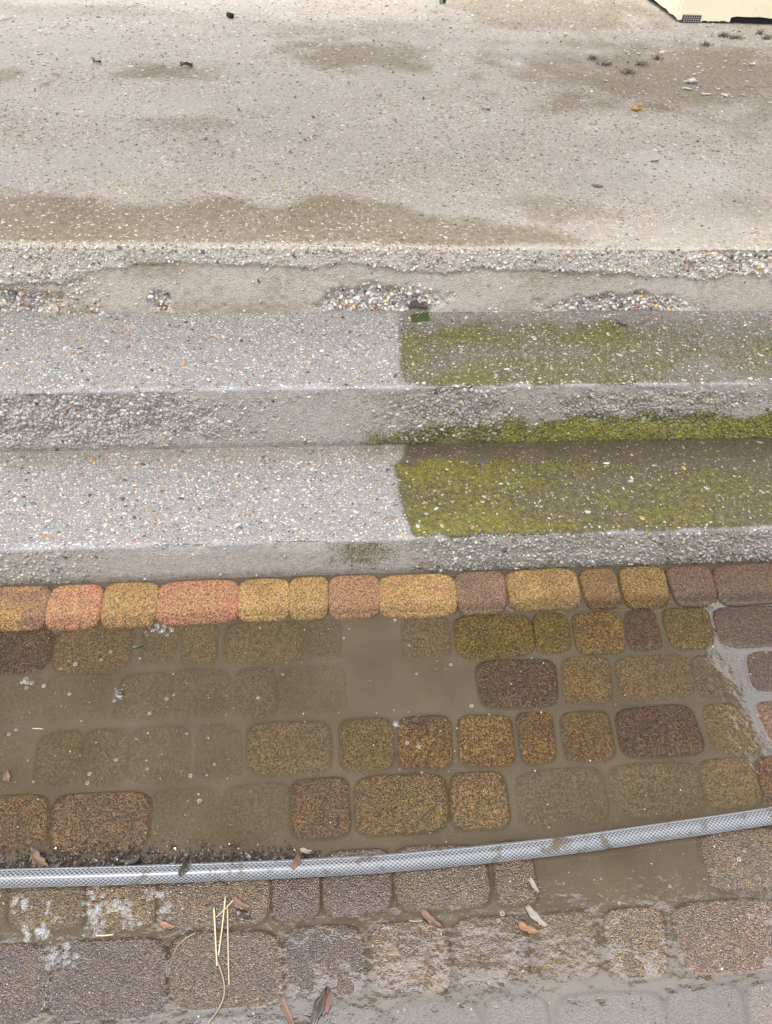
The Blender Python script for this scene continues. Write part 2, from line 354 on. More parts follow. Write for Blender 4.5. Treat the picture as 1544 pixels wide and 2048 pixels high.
def build_step(name, k, Yr, Zb, Zt, Ye, ystep):
    """one poured step as a closed block: riser, worn nosing, tread, back and underside"""
    zr = np.concatenate([[Zb-.06], np.arange(Zb-.012, Zt-RN-.0005, .0043)])
    yt = ystep
    rows = []; mk = {a: [] for a in ('moss', 'dirt', 'damp', 'agg', 'pale')}; wm = []
    X = XS; ch = chip(X, k)
    for z in zr:
        Z = np.full_like(X, z); m = riser_masks(X, Z, k); d = riser_disp(X, Z, k, m)
        fade = ss(Zt-.012, Zt-RN, z)
        rows.append(np.stack([X, Yr-d*(1-fade*.3)+np.maximum(ch, 0)*ss(Zt-.03, Zt, z), Z], -1))
        for a in mk: mk[a].append(m[a]+0*X)
    for t in (.25, .5, .75):
        th = t*math.pi/2; yy = Yr+RN-RN*math.cos(th); z = Zt-RN+RN*math.sin(th)
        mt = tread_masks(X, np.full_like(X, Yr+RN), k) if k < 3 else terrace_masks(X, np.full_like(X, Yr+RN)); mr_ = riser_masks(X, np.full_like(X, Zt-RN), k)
        d3 = .006 if k == 3 else 0
        rows.append(np.stack([X, yy-d3*(1-t)+np.maximum(ch, 0)+.001*(vn(X*150, X*0+t*9, 3)-.5), z-np.abs(ch)*.5+.0016*(vn(X*130, X*0+t*5, 2)-.5)], -1))
        for a in mk: mk[a].append(mt[a]*t+mr_[a]*(1-t))
    for y in yt:
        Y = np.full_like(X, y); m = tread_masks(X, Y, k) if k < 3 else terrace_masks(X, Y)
        ed = 1-ss(0, .02, y-Yr-RN)
        rows.append(np.stack([X, Y, Zt+tread_z(X, Y, k)*(1-.3*ed)-np.abs(ch)*.4*ed-np.maximum(ch, 0)*.25*ed], -1))
        for a in mk: mk[a].append(m[a]+0*X)
    wm = [1.]*len(zr)+[1., 1., 1.]+[1.]*len(yt) if k == 3 else [.55]*len(zr)+[0.]*(len(rows)-len(zr))
    V = np.array(rows); ny, nx = V.shape[:2]
    F = gridf(nx, ny)
    # close the block
    vb = V[-1].copy(); vb[:, 2] = Zb-.06
    V2 = np.vstack([V.reshape(-1, 3), vb]); o0 = (ny-1)*nx; o1 = ny*nx; i = np.arange(nx-1)
    B1 = np.stack([o0+i, o0+i+1, o1+i+1, o1+i], -1); B2 = np.stack([o1+i, o1+i+1, i+1, i], -1)
    F = np.vstack([F, B1, B2])
    at = {a: np.concatenate([np.array(mk[a]).ravel(), np.array(mk[a])[-1]]) for a in mk}
    at['warm'] = np.concatenate([np.repeat(wm, nx), np.full(nx, wm[-1])])
    return mesh(name, V2, F, M_CON, attrs=at)

st1 = build_step('concrete_step', 1, Y1, .0, ZT1, Y2, np.concatenate([np.arange(Y1+RN, Y2+.03, .0055)]))
st2 = build_step('concrete_step', 2, Y2, ZT1, ZT2, Y3, np.concatenate([np.arange(Y2+RN, Y3+.03, .0055)]))
yt3 = np.concatenate([np.arange(Y3+RN, 1.5, .008), np.arange(1.5, 4.2, .03), np.linspace(4.2, 9, 20)])
terrace = build_step('terrace', 3, Y3, ZT2, ZT3, 9, yt3)
tag(st1, 'lowest concrete step, right half green with algae, left half washed grey, meeting the pavers', 'step')
tag(st2, 'middle concrete step with coarse pitted front, olive algae on right half of its tread', 'step')
tag(terrace, kind='structure')

# ------------------------------------------------------------------ ground far around
gz = -.06
mesh('ground', [(-60, -60, gz), (60, -60, gz), (60, 60, gz), (-60, 60, gz)], [(0, 1, 2, 3)], M_EARTH)
tag(bpy.data.objects['ground'], kind='structure')

# ------------------------------------------------------------------ pebbles
PAL = np.array([(.55, .53, .50), (.50, .48, .45), (.40, .385, .36), (.56, .49, .40), (.46, .37, .28), (.36, .25, .18), (.33, .17, .12), (.40, .33, .30), (.075, .075, .08), (.15, .145, .14), (.56, .36, .10), (.62, .60, .57)])
PW = np.array([.11, .15, .19, .10, .09, .08, .05, .10, .075, .085, .014, .05]); PW = PW/PW.sum()
PW2 = np.array([.11, .12, .10, .13, .12, .14, .05, .08, .13, .15, .012, .02]); PW2 = PW2/PW2.sum()
def pick(n, w=PW):
    c = PAL[rng.choice(len(PAL), n, p=w)]*.84; return np.clip(c*(1+rng.normal(0, .10, (n, 1)))+rng.normal(0, .012, (n, 3)), .01, .9)
_a = np.arange(5)*2*math.pi/5
TV = np.vstack([np.stack([np.cos(_a), np.sin(_a), -.25+0*_a], 1), np.stack([.78*np.cos(_a+.5), .78*np.sin(_a+.5), .55+0*_a], 1), [[0, 0, .85]]])
TF = np.array([t for i in range(5) for t in ((i, (i+1) % 5, 5+i), ((i+1) % 5, 5+(i+1) % 5, 5+i), (5+i, 5+(i+1) % 5, 10))])
def batch(name, P, nrm, r, col, parent, flat=.6, mt=None, elong=.6):
    n = len(P); nrm = np.broadcast_to(np.asarray(nrm, float), (n, 3))
    ref = np.array([1., 0, 0]); t1 = np.cross(nrm, np.cross(np.broadcast_to(ref, (n, 3)), nrm)); t1 /= np.linalg.norm(t1, axis=1)[:, None]; t2 = np.cross(nrm, t1)
    a = rng.uniform(0, 6.283, n); ca, sa = np.cos(a)[:, None], np.sin(a)[:, None]
    e1 = t1*ca+t2*sa; e2 = -t1*sa+t2*ca
    sx = r*(1+rng.random(n)*elong); sy = r*(.7+rng.random(n)*.35); sz = r*flat*(.6+.7*rng.random(n))
    T = TV[None]*(1+rng.normal(0, .13, (n, 11, 1)))
    V = P[:, None]+T[..., :1]*(e1*sx[:, None])[:, None]+T[..., 1:2]*(e2*sy[:, None])[:, None]+T[..., 2:]*(nrm*sz[:, None])[:, None]
    F = (TF[None]+(np.arange(n)*11)[:, None, None]).reshape(-1, 3)
    o = mesh(name, V.reshape(-1, 3), F, mt or M_PEB, parent, cols={'col': np.repeat(col, 11, 0)})
    return tag(o, kind='stuff')
def scatter(x0, x1, y0, y1, sp):
    gx, gy = np.meshgrid(np.arange(x0, x1, sp), np.arange(y0, y1, sp)); gx = gx.ravel(); gy = gy.ravel()
    return gx+rng.uniform(-.5, .5, len(gx))*sp, gy+rng.uniform(-.5, .5, len(gx))*sp
def tread_pebbles(k, Ya, Yb, Zt, par):
    x, y = scatter(-1.3, 1.75, Ya+.004, Yb-.004, .0075)
    m = tread_masks(x, y, k); z = Zt+tread_z(x, y, k)
    r = .0013+.0019*rng.random(len(x))**1.6+.0022*(rng.random(len(x)) > .955)
    c = pick(len(x)); mo = m['moss']; d = np.maximum(m['dirt'], mo)
    clean = rng.random(len(x))
    cov = np.clip(d*1.25-(clean > .68)*1.0, 0, 1)[:, None]
    keep = rng.random(len(x)) < (.80-.30*d)
    green = np.where((rng.random(len(x)) < mo)[:, None], [.10, .09, .012], [.06, .048, .024])
    c = c*(1-cov*.93)+green*cov*.93
    c = c*(1-.35*m['damp'])[:, None]
    edge = m['edge']; c = c*(1-.3*edge[:, None])+.45*.3*edge[:, None]  # nosing pebbles paled too, part of the painted edge highlight
    P = np.stack([x, y, z+r*.05], 1)[keep]
    batch('aggregate', P, (0, 0, 1), r[keep], c[keep], par, .35)
PW3 = np.array([.13, .08, .06, .09, .08, .10, .13, .05, .14, .07, .05, .08]); PW3 = PW3/PW3.sum()
def big_stones(k, Ya, Yb, Zt, par, n, xa, xb, mf):
    x = rng.uniform(xa, xb, n); y = rng.uniform(Ya, Yb, n); m = mf(x, y); z = Zt+tread_z(x, y, k)
    c = pick(n, PW3); cov = np.clip(m['dirt']*1.1-(rng.random(n) > .6), 0, .85)[:, None]; c = c*.9*(1-cov)+np.array([.08, .062, .03])*cov
    batch('aggregate', np.stack([x, y, z], 1), (0, 0, 1), .0026+.0032*rng.random(n)**2, c, par, .28, None, .9)
big_stones(1, Y1+.01, Y2-.01, ZT1, st1, 900, -1.2, 1.5, lambda x, y: tread_masks(x, y, 1)); big_stones(2, Y2+.01, Y3-.01, ZT2, st2, 900, -1.2, 1.5, lambda x, y: tread_masks(x, y, 2)); big_stones(3, Y3+.004, 1.7, ZT3, terrace, 2000, -1.4, 1.8, terrace_masks)
tread_pebbles(1, Y1, Y2, ZT1, st1); tread_pebbles(2, Y2, Y3, ZT2, st2)
# terrace: closely set near the edge, thinning with distance
for (ya, yb, sp, xa, xb, rs) in ((Y3+.002, 1.25, .0085, -1.25, 1.6, 1.), (1.25, 2.1, .0125, -1.6, 2.1, 1.3), (2.1, 4.2, .023, -2.5, 3.4, 1.9)):
    x, y = scatter(xa, xb, ya, yb, sp); m = terrace_masks(x, y); z = ZT3+tread_z(x, y, 3)
    keep = rng.random(len(x)) < np.clip(m['agg'], .1, .8)
    c = pick(len(x), PW2); cov = np.clip(m['dirt']*1.1-(rng.random(len(x)) > .7), 0, .85)[:, None]
    c = c*(1-cov)+np.array([.12, .096, .06])*cov; c = c*1.32*np.array([1.03, .97, .89])
    r = (.0015+.0022*rng.random(len(x))**1.5+.002*(rng.random(len(x)) > .97))*rs
    batch('aggregate', np.stack([x, y, z], 1)[keep], (0, 0, 1), r[keep], c[keep], terrace, .42)
def riser_pebbles(k, Yr, Zb, Zt, par, sp):
    x, z = scatter(-1.3, 1.75, Zb+.002, Zt-.004, sp); m = riser_masks(x, z, k); d = riser_disp(x, z, k, m)
    keep = rng.random(len(x)) < np.clip(m['rough']*(.8 if k == 1 else 1.), .03, .95)
    r = (.0020+.0030*rng.random(len(x))**1.4)*(1+.25*m['hc'])
    grey = np.array([.30, .288, .268])*(1+rng.normal(0, .22, (len(x), 1)))
    c0 = 1.25 if k == 3 else 1.
    grey = grey*(.82 if k == 1 else .92)
    bare = (rng.random(len(x)) < (.14 if k != 3 else .45))[:, None]
    c = np.where(bare, pick(len(x)), grey)*c0
    cov = np.clip(m['moss']*1.4-(rng.random(len(x)) > .75), 0, .9)[:, None]
    c = c*(1-cov)+np.array([.085, .08, .016])*cov; c = c*(1-.45*m['damp'])[:, None]
    P = np.stack([x, Yr-d-.0002, z], 1)
    batch('aggregate', P[keep], (0, -1, .15), r[keep], c[keep], par, .75)
riser_pebbles(1, Y1, .02, ZT1, st1, .0068); riser_pebbles(2, Y2, ZT1, ZT2, st2, .0066); riser_pebbles(3, Y3, ZT2, ZT3, terrace, .0068)
# nosings: rows of bigger stones laid bare along the three edges
for k, Yr, Zt, par, n in ((1, Y1, ZT1, st1, 520), (2, Y2, ZT2, st2, 420), (3, Y3, ZT3, terrace, 900)):
    x = rng.uniform(-1.2, 1.5, n); cc = chip(x, k); t = rng.random(n)
    P = np.stack([x, Yr+.002+np.maximum(cc, 0)+t*.022-(.006 if k == 3 else 0)*(1-t), Zt-.001-np.abs(cc)*.4-(1-t)*.003], 1)
    batch('aggregate', P, (0, -.4, .9), .002+.0032*rng.random(n)**1.5, pick(n)*1.12, par, .6)
# single stones one can pick out in the honeycombed pockets of the top riser
bm_cache = []
import bmesh
for i in range(14):
    b = bmesh.new(); bmesh.ops.create_icosphere(b, subdivisions=2 if i < 4 else 1, radius=1)
    for v in b.verts: v.co *= 1+.22*(random.random()-.5)
    me = bpy.data.meshes.new('pebble'); b.to_mesh(me); b.free()
    c = PAL[[0, 1, 3, 4, 5, 11, 8, 6, 0, 3, 7, 1, 10, 11][i]]
    q = me.attributes.new('col', 'FLOAT_COLOR', 'POINT'); q.data.foreach_set('color', np.tile([*c, 1.], len(me.vertices)).astype(np.float32))
    me.polygons.foreach_set('use_smooth', np.full(len(me.polygons), True)); me.materials.append(M_PEB); bm_cache.append(me)
def stone(parent, loc, r):
    o = bpy.data.objects.new('pebble', random.choice(bm_cache)); C.objects.link(o); o.parent = parent
    o.location = loc; o.rotation_euler = [random.uniform(0, 6.28) for _ in range(3)]
    o.scale = (r*random.uniform(1, 1.5), r*random.uniform(.7, 1), r*random.uniform(.75, 1.05)); return o
for a, b, rx, ry, n in HC3:
    k = 0
    for tr in range(n*6):
        if k >= n: break
        x = a+rx*random.uniform(-1, 1); z = b+ry*random.uniform(-1, 1)
        if ((x-a)/rx)**2+((z-b)/ry)**2 > 1 and random.random() < .8: continue
        if z < ZT2+.002: continue
        mm = riser_masks(np.array([x]), np.array([z]), 3); d = riser_disp(np.array([x]), np.array([z]), 3, mm)[0]
        r = random.uniform(.0035, .0072); stone(terrace, (x, Y3-d+random.uniform(-.004, .001), z), r); k += 1

# ------------------------------------------------------------------ pavers: corners TL TR BR BL read off the joints, mm above (+) or below (-) the water, colour letter
Y_, T_, M_, B_ = 'ochre', 'terracotta', 'mauve', 'brown'
PCOL = {'ochre': ((.42, .265, .095), (.36, .21, .08)), 'terracotta': ((.44, .18, .11), (.42, .23, .11)), 'mauve': ((.22, .125, .095), (.25, .15, .085)), 'brown': ((.34, .20, .085), (.28, .16, .08)), 'pink': ((.42, .22, .13), (.36, .20, .10)), 'mixed': ((.40, .235, .075), (.30, .165, .10)), 'olive': ((.34, .23, .06), (.32, .21, .06))}
ROWS = [
 [((-20,1174,103,1171,84,1253,-20,1257),9,'mixed'), ((104,1171,209,1167,194,1248,86,1252),10,'terracotta'), ((211,1167,318,1163,306,1244,198,1249),10,'ochre'), ((320,1162,477,1158,473,1236,311,1242),9,'terracotta'), ((479,1159,580,1156,578,1232,476,1236),9,'ochre'), ((582,1155,657,1152,656,1229,582,1232),9,'ochre'), ((659,1151,757,1149,757,1228,660,1231),9,'pink'), ((760,1150,906,1146,912,1224,764,1229),10,'ochre'), ((909,1144,1008,1141,1013,1219,922,1224),9,'mauve'), ((1012,1142,1148,1136,1163,1210,1029,1217),9,'ochre'), ((1158,1139,1228,1136,1243,1208,1180,1213),8,'brown'), ((1237,1136,1326,1133,1340,1206,1256,1210),9,'ochre'), ((1330,1133,1420,1130,1437,1204,1358,1208),8,'mauve'), ((1424,1130,1560,1124,1575,1200,1448,1208),8,'mauve')],
 [((-40,1262,110,1256,90,1340,-60,1350),1.5,'mauve'), ((116,1258,272,1250,250,1340,104,1345),-1,'brown'), ((285,1254,360,1252,345,1322,282,1332),-2.6,'brown'), ((366,1250,437,1248,432,1325,364,1330),-2,'olive'), ((452,1246,606,1242,603,1322,450,1328),-2.4,'ochre'), ((612,1240,684,1240,680,1312,614,1318),-3.6,'brown'), ((690,1240,798,1236,798,1315,690,1320),-22,'brown'), ((804,1236,897,1233,903,1312,808,1318),-2,'brown'), ((908,1232,1060,1226,1066,1306,920,1314),4,'olive'), ((1066,1226,1132,1224,1144,1298,1076,1304),3,'olive'), ((1144,1226,1238,1222,1252,1300,1158,1304),3.5,'ochre'), ((1248,1220,1308,1218,1328,1294,1262,1300),1,'mauve'), ((1322,1218,1416,1213,1433,1290,1346,1296),2.5,'olive'), ((1424,1216,1570,1208,1600,1290,1448,1294),3,'mauve')],
 [((-60,1360,90,1352,70,1445,-90,1450),-7,'brown'), ((96,1352,225,1348,215,1440,80,1446),-6,'brown'), ((245,1350,345,1340,335,1435,225,1440),-3.6,'brown'), ((350,1340,460,1336,460,1425,345,1435),-4,'brown'), ((468,1340,550,1335,555,1430,470,1432),-3.4,'brown'), ((560,1335,690,1330,695,1425,560,1430),-6,'brown'), ((700,1330,800,1325,800,1420,700,1424),-24,'brown'), ((806,1326,940,1322,945,1415,806,1420),-12,'brown'), ((952,1322,1110,1316,1118,1410,964,1414),1,'mauve'), ((1124,1314,1218,1312,1228,1402,1128,1408),-.8,'ochre'), ((1228,1314,1378,1306,1396,1394,1244,1400),-1.2,'brown'), ((1380,1310,1480,1305,1500,1385,1400,1394),-.6,'mauve'), ((1486,1304,1600,1298,1620,1380,1505,1386),.5,'mauve')],
 [((-80,1475,65,1460,50,1575,-100,1580),-7,'brown'), ((78,1470,165,1458,150,1570,65,1575),-2.8,'brown'), ((172,1460,258,1455,250,1565,160,1570),-3.2,'brown'), ((262,1455,380,1450,380,1560,255,1566),-4.6,'brown'), ((392,1450,480,1448,485,1555,390,1560),-5,'brown'), ((495,1448,658,1440,662,1545,495,1548),-1.6,'brown'), ((678,1440,782,1434,790,1537,682,1542),-.8,'olive'), ((796,1434,900,1430,906,1534,798,1536),.6,'mixed'), ((916,1430,1022,1426,1030,1530,920,1532),.8,'ochre'), ((1032,1426,1106,1422,1114,1522,1046,1528),.2,'mixed'), ((1118,1424,1216,1418,1234,1516,1132,1524),-.4,'brown'), ((1234,1418,1380,1408,1412,1504,1252,1514),4,'mauve'), ((1402,1410,1472,1404,1530,1500,1430,1506),-.8,'ochre'), ((1508,1402,1600,1398,1640,1480,1540,1490),1,'pink')],
 [((-60,1598,94,1588,90,1690,-90,1705),.8,'brown'), ((112,1590,300,1580,290,1700,98,1708),1,'brown'), ((305,1578,440,1575,440,1690,300,1700),-5,'brown'), ((448,1572,578,1562,578,1680,448,1690),-5,'brown'), ((582,1560,694,1552,702,1668,582,1678),.4,'brown'), ((712,1555,888,1546,896,1658,714,1672),1.5,'ochre'), ((902,1546,1008,1542,1024,1654,908,1660),1,'ochre'), ((1030,1545,1200,1532,1220,1640,1042,1652),-2.6,'mauve'), ((1212,1532,1390,1520,1412,1625,1240,1638),-2.2,'brown'), ((1396,1520,1500,1512,1530,1610,1425,1622),-1,'ochre'), ((1512,1512,1620,1505,1660,1600,1540,1612),2,'pink')],
 [((-100,1750,15,1742,10,1862,-120,1870),-3,'brown'), ((25,1740,165,1735,160,1858,15,1862),-.8,'ochre'), ((175,1735,312,1728,308,1855,170,1858),-.4,'ochre'), ((322,1728,535,1712,535,1848,318,1856),1.2,'brown'), ((545,1712,640,1705,640,1835,545,1845),1,'mauve'), ((648,1705,780,1695,785,1825,648,1835),1,'mauve'), ((790,1694,965,1688,985,1812,795,1822),1.2,'brown'), ((985,1686,1060,1680,1082,1805,992,1812),0,'brown'), ((1090,1680,1220,1672,1245,1795,1100,1804),-16,'brown'), ((1232,1670,1380,1662,1405,1782,1250,1792),-14,'brown'), ((1395,1660,1560,1650,1590,1770,1425,1782),.4,'brown')],
 [((-120,1890,98,1885,85,2050,-140,2060),1.4,'mauve'), ((112,1884,330,1872,325,2035,100,2045),1.8,'mauve'), ((345,1870,555,1858,565,2010,345,2024),1.6,'brown'), ((570,1856,720,1850,735,1990,572,2005),1,'mauve'), ((740,1848,890,1838,905,1982,745,1995),.8,'mixed'), ((905,1838,1050,1828,1062,1966,915,1980),.2,'brown'), ((1072,1826,1190,1818,1200,1955,1080,1966),-.8,'ochre'), ((1205,1818,1328,1812,1338,1955,1222,1958),1,'ochre'), ((1342,1806,1560,1796,1590,1935,1375,1952),1.6,'pink')],
 [((-100,2070,90,2062,80,2200,-120,2215),.5,'mauve'), ((100,2058,330,2046,330,2190,90,2200),.5,'brown'), ((345,2040,570,2026,578,2170,345,2185),.4,'mauve'), ((580,2022,760,2008,770,2150,585,2165),-1.4,'mauve'), ((775,2008,955,1998,972,2140,780,2150),-1.6,'mauve'), ((968,1998,1092,1990,1110,2130,980,2140),-1,'mauve'), ((1112,1990,1322,1980,1345,2120,1130,2130),-.9,'mauve'), ((1335,1978,1478,1968,1500,2100,1350,2112),-1.8,'mauve'), ((1492,1964,1640,1955,1670,2090,1515,2100),-.6,'pink')],
]
PAVERS = []
def add_paver(q, e, col): PAVERS.append((np.array(q), e, col))
LOW8 = {6: (0, 0, 0, -.4, -.8, -1., -.6, -.4, -.6), 7: (-.4, -.4, -.6, -.6, -.6, -.6, -.8, -.4, -.8)}
for r, row in enumerate(ROWS):
    qs = []
    for ci, (c, e, col) in enumerate(row):
        e = e+LOW8.get(r, [0]*20)[ci]
        q = [wz(c[2*i], c[2*i+1], ZW+max(e, -4)*.001)[:2] for i in range(4)]; add_paver(q, e, col); qs.append(q)
    # the rows run on outside the picture
    for side in (-1, 1):
        q = qs[0] if side < 0 else qs[-1]
        xa = min(q[0][0], q[3][0]) if side < 0 else max(q[1][0], q[2][0])
        yb, yf = (q[0][1]+q[1][1])/2, (q[2][1]+q[3][1])/2
        while abs(xa) < 2.6:
            wd = random.choice((.09, .12, .15)); x0 = xa+side*.008; x1 = x0+side*wd; lo, hi = min(x0, x1), max(x0, x1)
            add_paver([(lo, yb), (hi, yb), (hi, yf), (lo, yf)], random.uniform(-2, 2) if r else 9, random.choice(['mauve', 'brown', 'ochre', 'mixed'])); xa = x1
ymin = min(p[0][:, 1].min() for p in PAVERS)
for r in range(5):
    yb = ymin-.008-r*.132; xa = -2.6+random.uniform(0, .1)
    while xa < 2.6:
        wd = random.choice((.09, .12, .15)); add_paver([(xa, yb), (xa+wd, yb), (xa+wd, yb-.124), (xa, yb-.124)], random.uniform(-2, 1.5), random.choice(['mauve', 'brown', 'ochre', 'mixed'])); xa += wd+.008
SP = 5.0
def prof(m_, size):                      # drop (m) below the crown at superellipse radius m_
    t = np.clip((1-m_)*size, 0, None)    # distance in from the rim
    return .0060*np.clip(1-t/.0060, 0, 1)**2 + .0004*np.clip(1-t/.045, 0, 1)**2
def bil(q, u, v):
    a = (1-u)/2; b = (1+u)/2; c = (1-v)/2; d = (1+v)/2     # v=+1 back (TL,TR), v=-1 front
    return (q[0]*(a*d)[..., None]+q[1]*(b*d)[..., None]+q[2]*(b*c)[..., None]+q[3]*(a*c)[..., None])
pavement = empty('pavement'); tag(pavement, kind='structure')
# heights seen by the water, on a fine raster
GX = np.concatenate([np.arange(-2.7, -1.1, .016), np.arange(-1.1, 1.4, .0046), np.arange(1.4, 2.9, .016)]); GY = np.concatenate([np.arange(-2.1, -1.2, .016), np.arange(-1.2, .012, .0046)])
HX, HY = np.meshgrid(GX, GY)
bed = ZW-.0095+.005*(fbm(HX*14, HY*14, 44)-.5)+.004*ss(.1, .5, HX)*ss(-.62, -.45, HY)
HGT = bed.copy()
nth = 32; TH = np.arange(nth)*2*math.pi/nth+.05
cu = np.cos(TH); su = np.sin(TH); rr = (np.abs(cu)**SP+np.abs(su)**SP)**(-1/SP); OU = cu*rr; OV = su*rr
for pi, (q, e, colname) in enumerate(PAVERS):
    cen = q.mean(0); size = .25*(np.linalg.norm(q[0]-q[3])+np.linalg.norm(q[1]-q[2])); 
    q = cen+(q-cen)*(1+.0046/size)
    q = q+rng.normal(0, .0012, q.shape)
    sx, sy = rng.normal(0, .0035, 2); crown = ZW+e*.001
    jit = 1+.028*(vn(np.cos(TH)*2+pi*7, np.sin(TH)*2, 3)-.5)
    ms = [1.0, 1.0, .98, .955, .92, .87, .80, .62, .35]
    V = []; wet = []
    for ri, mm in enumerate(ms):
        u = OU*mm*(jit if ri < 6 else 1); v = OV*mm*(jit if ri < 6 else 1); P = bil(q, u, v)
        t = np.clip(mm, 0, 1)
        z = crown-prof(np.full(nth, mm), size)+sx*(P[:, 0]-cen[0])+sy*(P[:, 1]-cen[1])+.0006*(fbm(P[:, 0]*35, P[:, 1]*35, 12)-.5)
        if ri == 0: z = np.full(nth, ZW-.055)
        V.append(np.column_stack([P, z]))
    V.append(np.array([[*bil(q, np.zeros(1), np.zeros(1))[0], crown]]))
    V = np.vstack(V)
    F = []
    for ri in range(len(ms)-1):
        for j in range(nth):
            a = ri*nth+j; b = ri*nth+(j+1) % nth; F.append((a, b, b+nth, a+nth))
    L = (len(ms)-1)*nth; cidx = len(V)-1
    for j in range(nth): F.append((L+j, L+(j+1) % nth, cidx))
    row1 = cen[1] > -.11
    if row1:
        dry = 1-.5*ss(.28, .8, cen[0]) - .55*(1-ss(-.122, -.09, V[:, 1])) ; wv = np.clip(1-dry, .0, 1)
    else: wv = np.full(len(V), 1.)
    ca, cb = PCOL[colname]; ca = np.array(ca)*rng.uniform(.88, 1.1); cb = np.array(cb)*rng.uniform(.88, 1.1)
    mo = .0 if row1 and cen[0] < .25 else (.42 if colname == 'olive' else .18)
    mesh('paver', V, F, M_PAV, pavement, attrs={'silt': np.full(len(V), float(ss(.3, -2., e))*(1-.85*float(ss(-.66, -.78, cen[1])))), 'film': np.full(len(V), .06+.94*float(ss(-.52, -.68, cen[1]))+.5*float(ss(.75, .95, cen[0]))*(cen[1] > -.5)), 'wet': wv, 'moss': np.full(len(V), mo)}, cols={'col': np.tile(ca, (len(V), 1)), 'col2': np.tile(cb, (len(V), 1))})
    # raster the same shape into HGT
    lo, hi = q.min(0)-.006, q.max(0)+.006
    i0, i1 = np.searchsorted(GX, (lo[0], hi[0])); j0, j1 = np.searchsorted(GY, (lo[1], hi[1]))
    if i1 > i0 and j1 > j0:
        X = HX[j0:j1, i0:i1]; Y = HY[j0:j1, i0:i1]; u = (X-cen[0])/(q[1, 0]-q[0, 0])*2; v = (Y-cen[1])/(q[0, 1]-q[3, 1])*2
        for _ in range(6):
            P = bil(q, u, v); e1 = 1e-3
            du = (bil(q, u+e1, v)-P)/e1; dv = (bil(q, u, v+e1)-P)/e1; det = du[..., 0]*dv[..., 1]-du[..., 1]*dv[..., 0]
            rx = X-P[..., 0]; ry = Y-P[..., 1]
            u = u+(rx*dv[..., 1]-ry*dv[..., 0])/det; v = v+(ry*du[..., 0]-rx*du[..., 1])/det
        mval = (np.abs(u)**SP+np.abs(v)**SP)**(1/SP)
        z = crown-prof(mval, size)+sx*(X-cen[0])+sy*(Y-cen[1])
        HGT[j0:j1, i0:i1] = np.where(mval < 1, np.maximum(HGT[j0:j1, i0:i1], z), HGT[j0:j1, i0:i1])
nx, ny = len(GX), len(GY)
jb = np.stack([HX, HY, bed], -1)[::2, ::2]; jb[-1, :, 1] = .01
joint = mesh('joint_filling', jb.reshape(-1, 3), gridf(jb.shape[1], jb.shape[0]), M_BED, pavement); tag(joint, kind='stuff')
bx = [(-6, -6, -.045), (6, -6, -.045), (6, .02, -.045), (-6, .02, -.045)]
mesh('bedding', bx, [(0, 1, 2, 3)], M_BED, pavement)
# ------------------------------------------------------------------ the puddle
def soft(a, n):
    for _ in range(n):
        b = a.copy(); b[1:-1, 1:-1] = (a[1:-1, 1:-1]*2+a[:-2, 1:-1]+a[2:, 1:-1]+a[1:-1, :-2]+a[1:-1, 2:])/6; a = b
    return a
dep = np.clip(ZW-HGT, 0, .03)
dep = soft(dep, 1)
film = ss(-.60, -.82, HY)                                     # nearer the camera the water stands as a lumpy film
lum = fbm(HX*45, HY*45, 66, 3)-.5
film = film*(1-.6*ss(-.84, -.93, HY)*ss(-.2, .3, HX))
zw = ZW+.0003*(fbm(HX*12, HY*12, 61)-.5)+film*(.0022*lum+.0004)
dep = np.clip(dep+film*.0022*lum, 0, .03)
puddle = mesh('puddle', np.stack([HX, HY, zw], -1).reshape(-1, 3), gridf(nx, ny), M_WAT, attrs={'depth': dep.ravel(), 'ripple': (.10+.6*film*(1-.85*ss(-.83, -.92, HY-.05*(fbm(HX*6, HY*6, 18)-.5)*2))).ravel()})
tag(puddle, kind='structure')
# water left standing at the back of the lowest tread
gx = np.arange(-1.25, 1.6, .006); gy = np.arange(.20, Y2+.004, .005); X, Y = np.meshgrid(gx, gy)
zt = ZT1+tread_z(X, Y, 1); zz = ZT1-.0044+.0006*ss(.0, .5, X)
d2 = np.clip(zz-zt, 0, .02)
pd = mesh('puddle', np.stack([X, Y, zz], -1).reshape(-1, 3), gridf(len(gx), len(gy)), M_WAT, attrs={'depth': (d2*(.20+.30*ss(.0, .2, X))).ravel(), 'ripple': np.full(X.size, .03)})
tag(pd, kind='structure')
#DETAILS
# ------------------------------------------------------------------ porch roof over the terrace (mirrored in the water)
def box(x0, x1, y0, y1, z0, z1):
    v = [(x, y, z) for z in (z0, z1) for y in (y0, y1) for x in (x0, x1)]
    return v, [(0, 2, 3, 1), (4, 5, 7, 6), (0, 1, 5, 4), (2, 6, 7, 3), (0, 4, 6, 2), (1, 3, 7, 5)]
def sheet_material():
    m, t, b, o = mat('bronze_sheet'); k = N(t); p = k.n('ShaderNodeTexCoord').outputs['Object']
    b.inputs['Base Color'].default_value = (.10, .085, .065, 1); b.inputs['Roughness'].default_value = .3
    tr = k.n('ShaderNodeBsdfTransparent'); k.put(tr.inputs[0], k.ramp(k.noise(p, 3, 3), [(.3, (.27, .26, .24)), (.7, (.32, .31, .29))]))
    mx = k.n('ShaderNodeMixShader'); mx.inputs[0].default_value = .15; t.links.new(tr.outputs[0], mx.inputs[1]); t.links.new(b.outputs[0], mx.inputs[2]); t.links.new(mx.outputs[0], o.inputs[0]); return m
M_SHEET = sheet_material(); M_TRIM = simple('painted_trim', (.16, .13, .10), .6, .15, 20)
roof = empty('porch_roof', (0, 0, 3)); tag(roof, 'flat bronze sheet canopy above the steps, seen mirrored in the puddle', 'canopy')
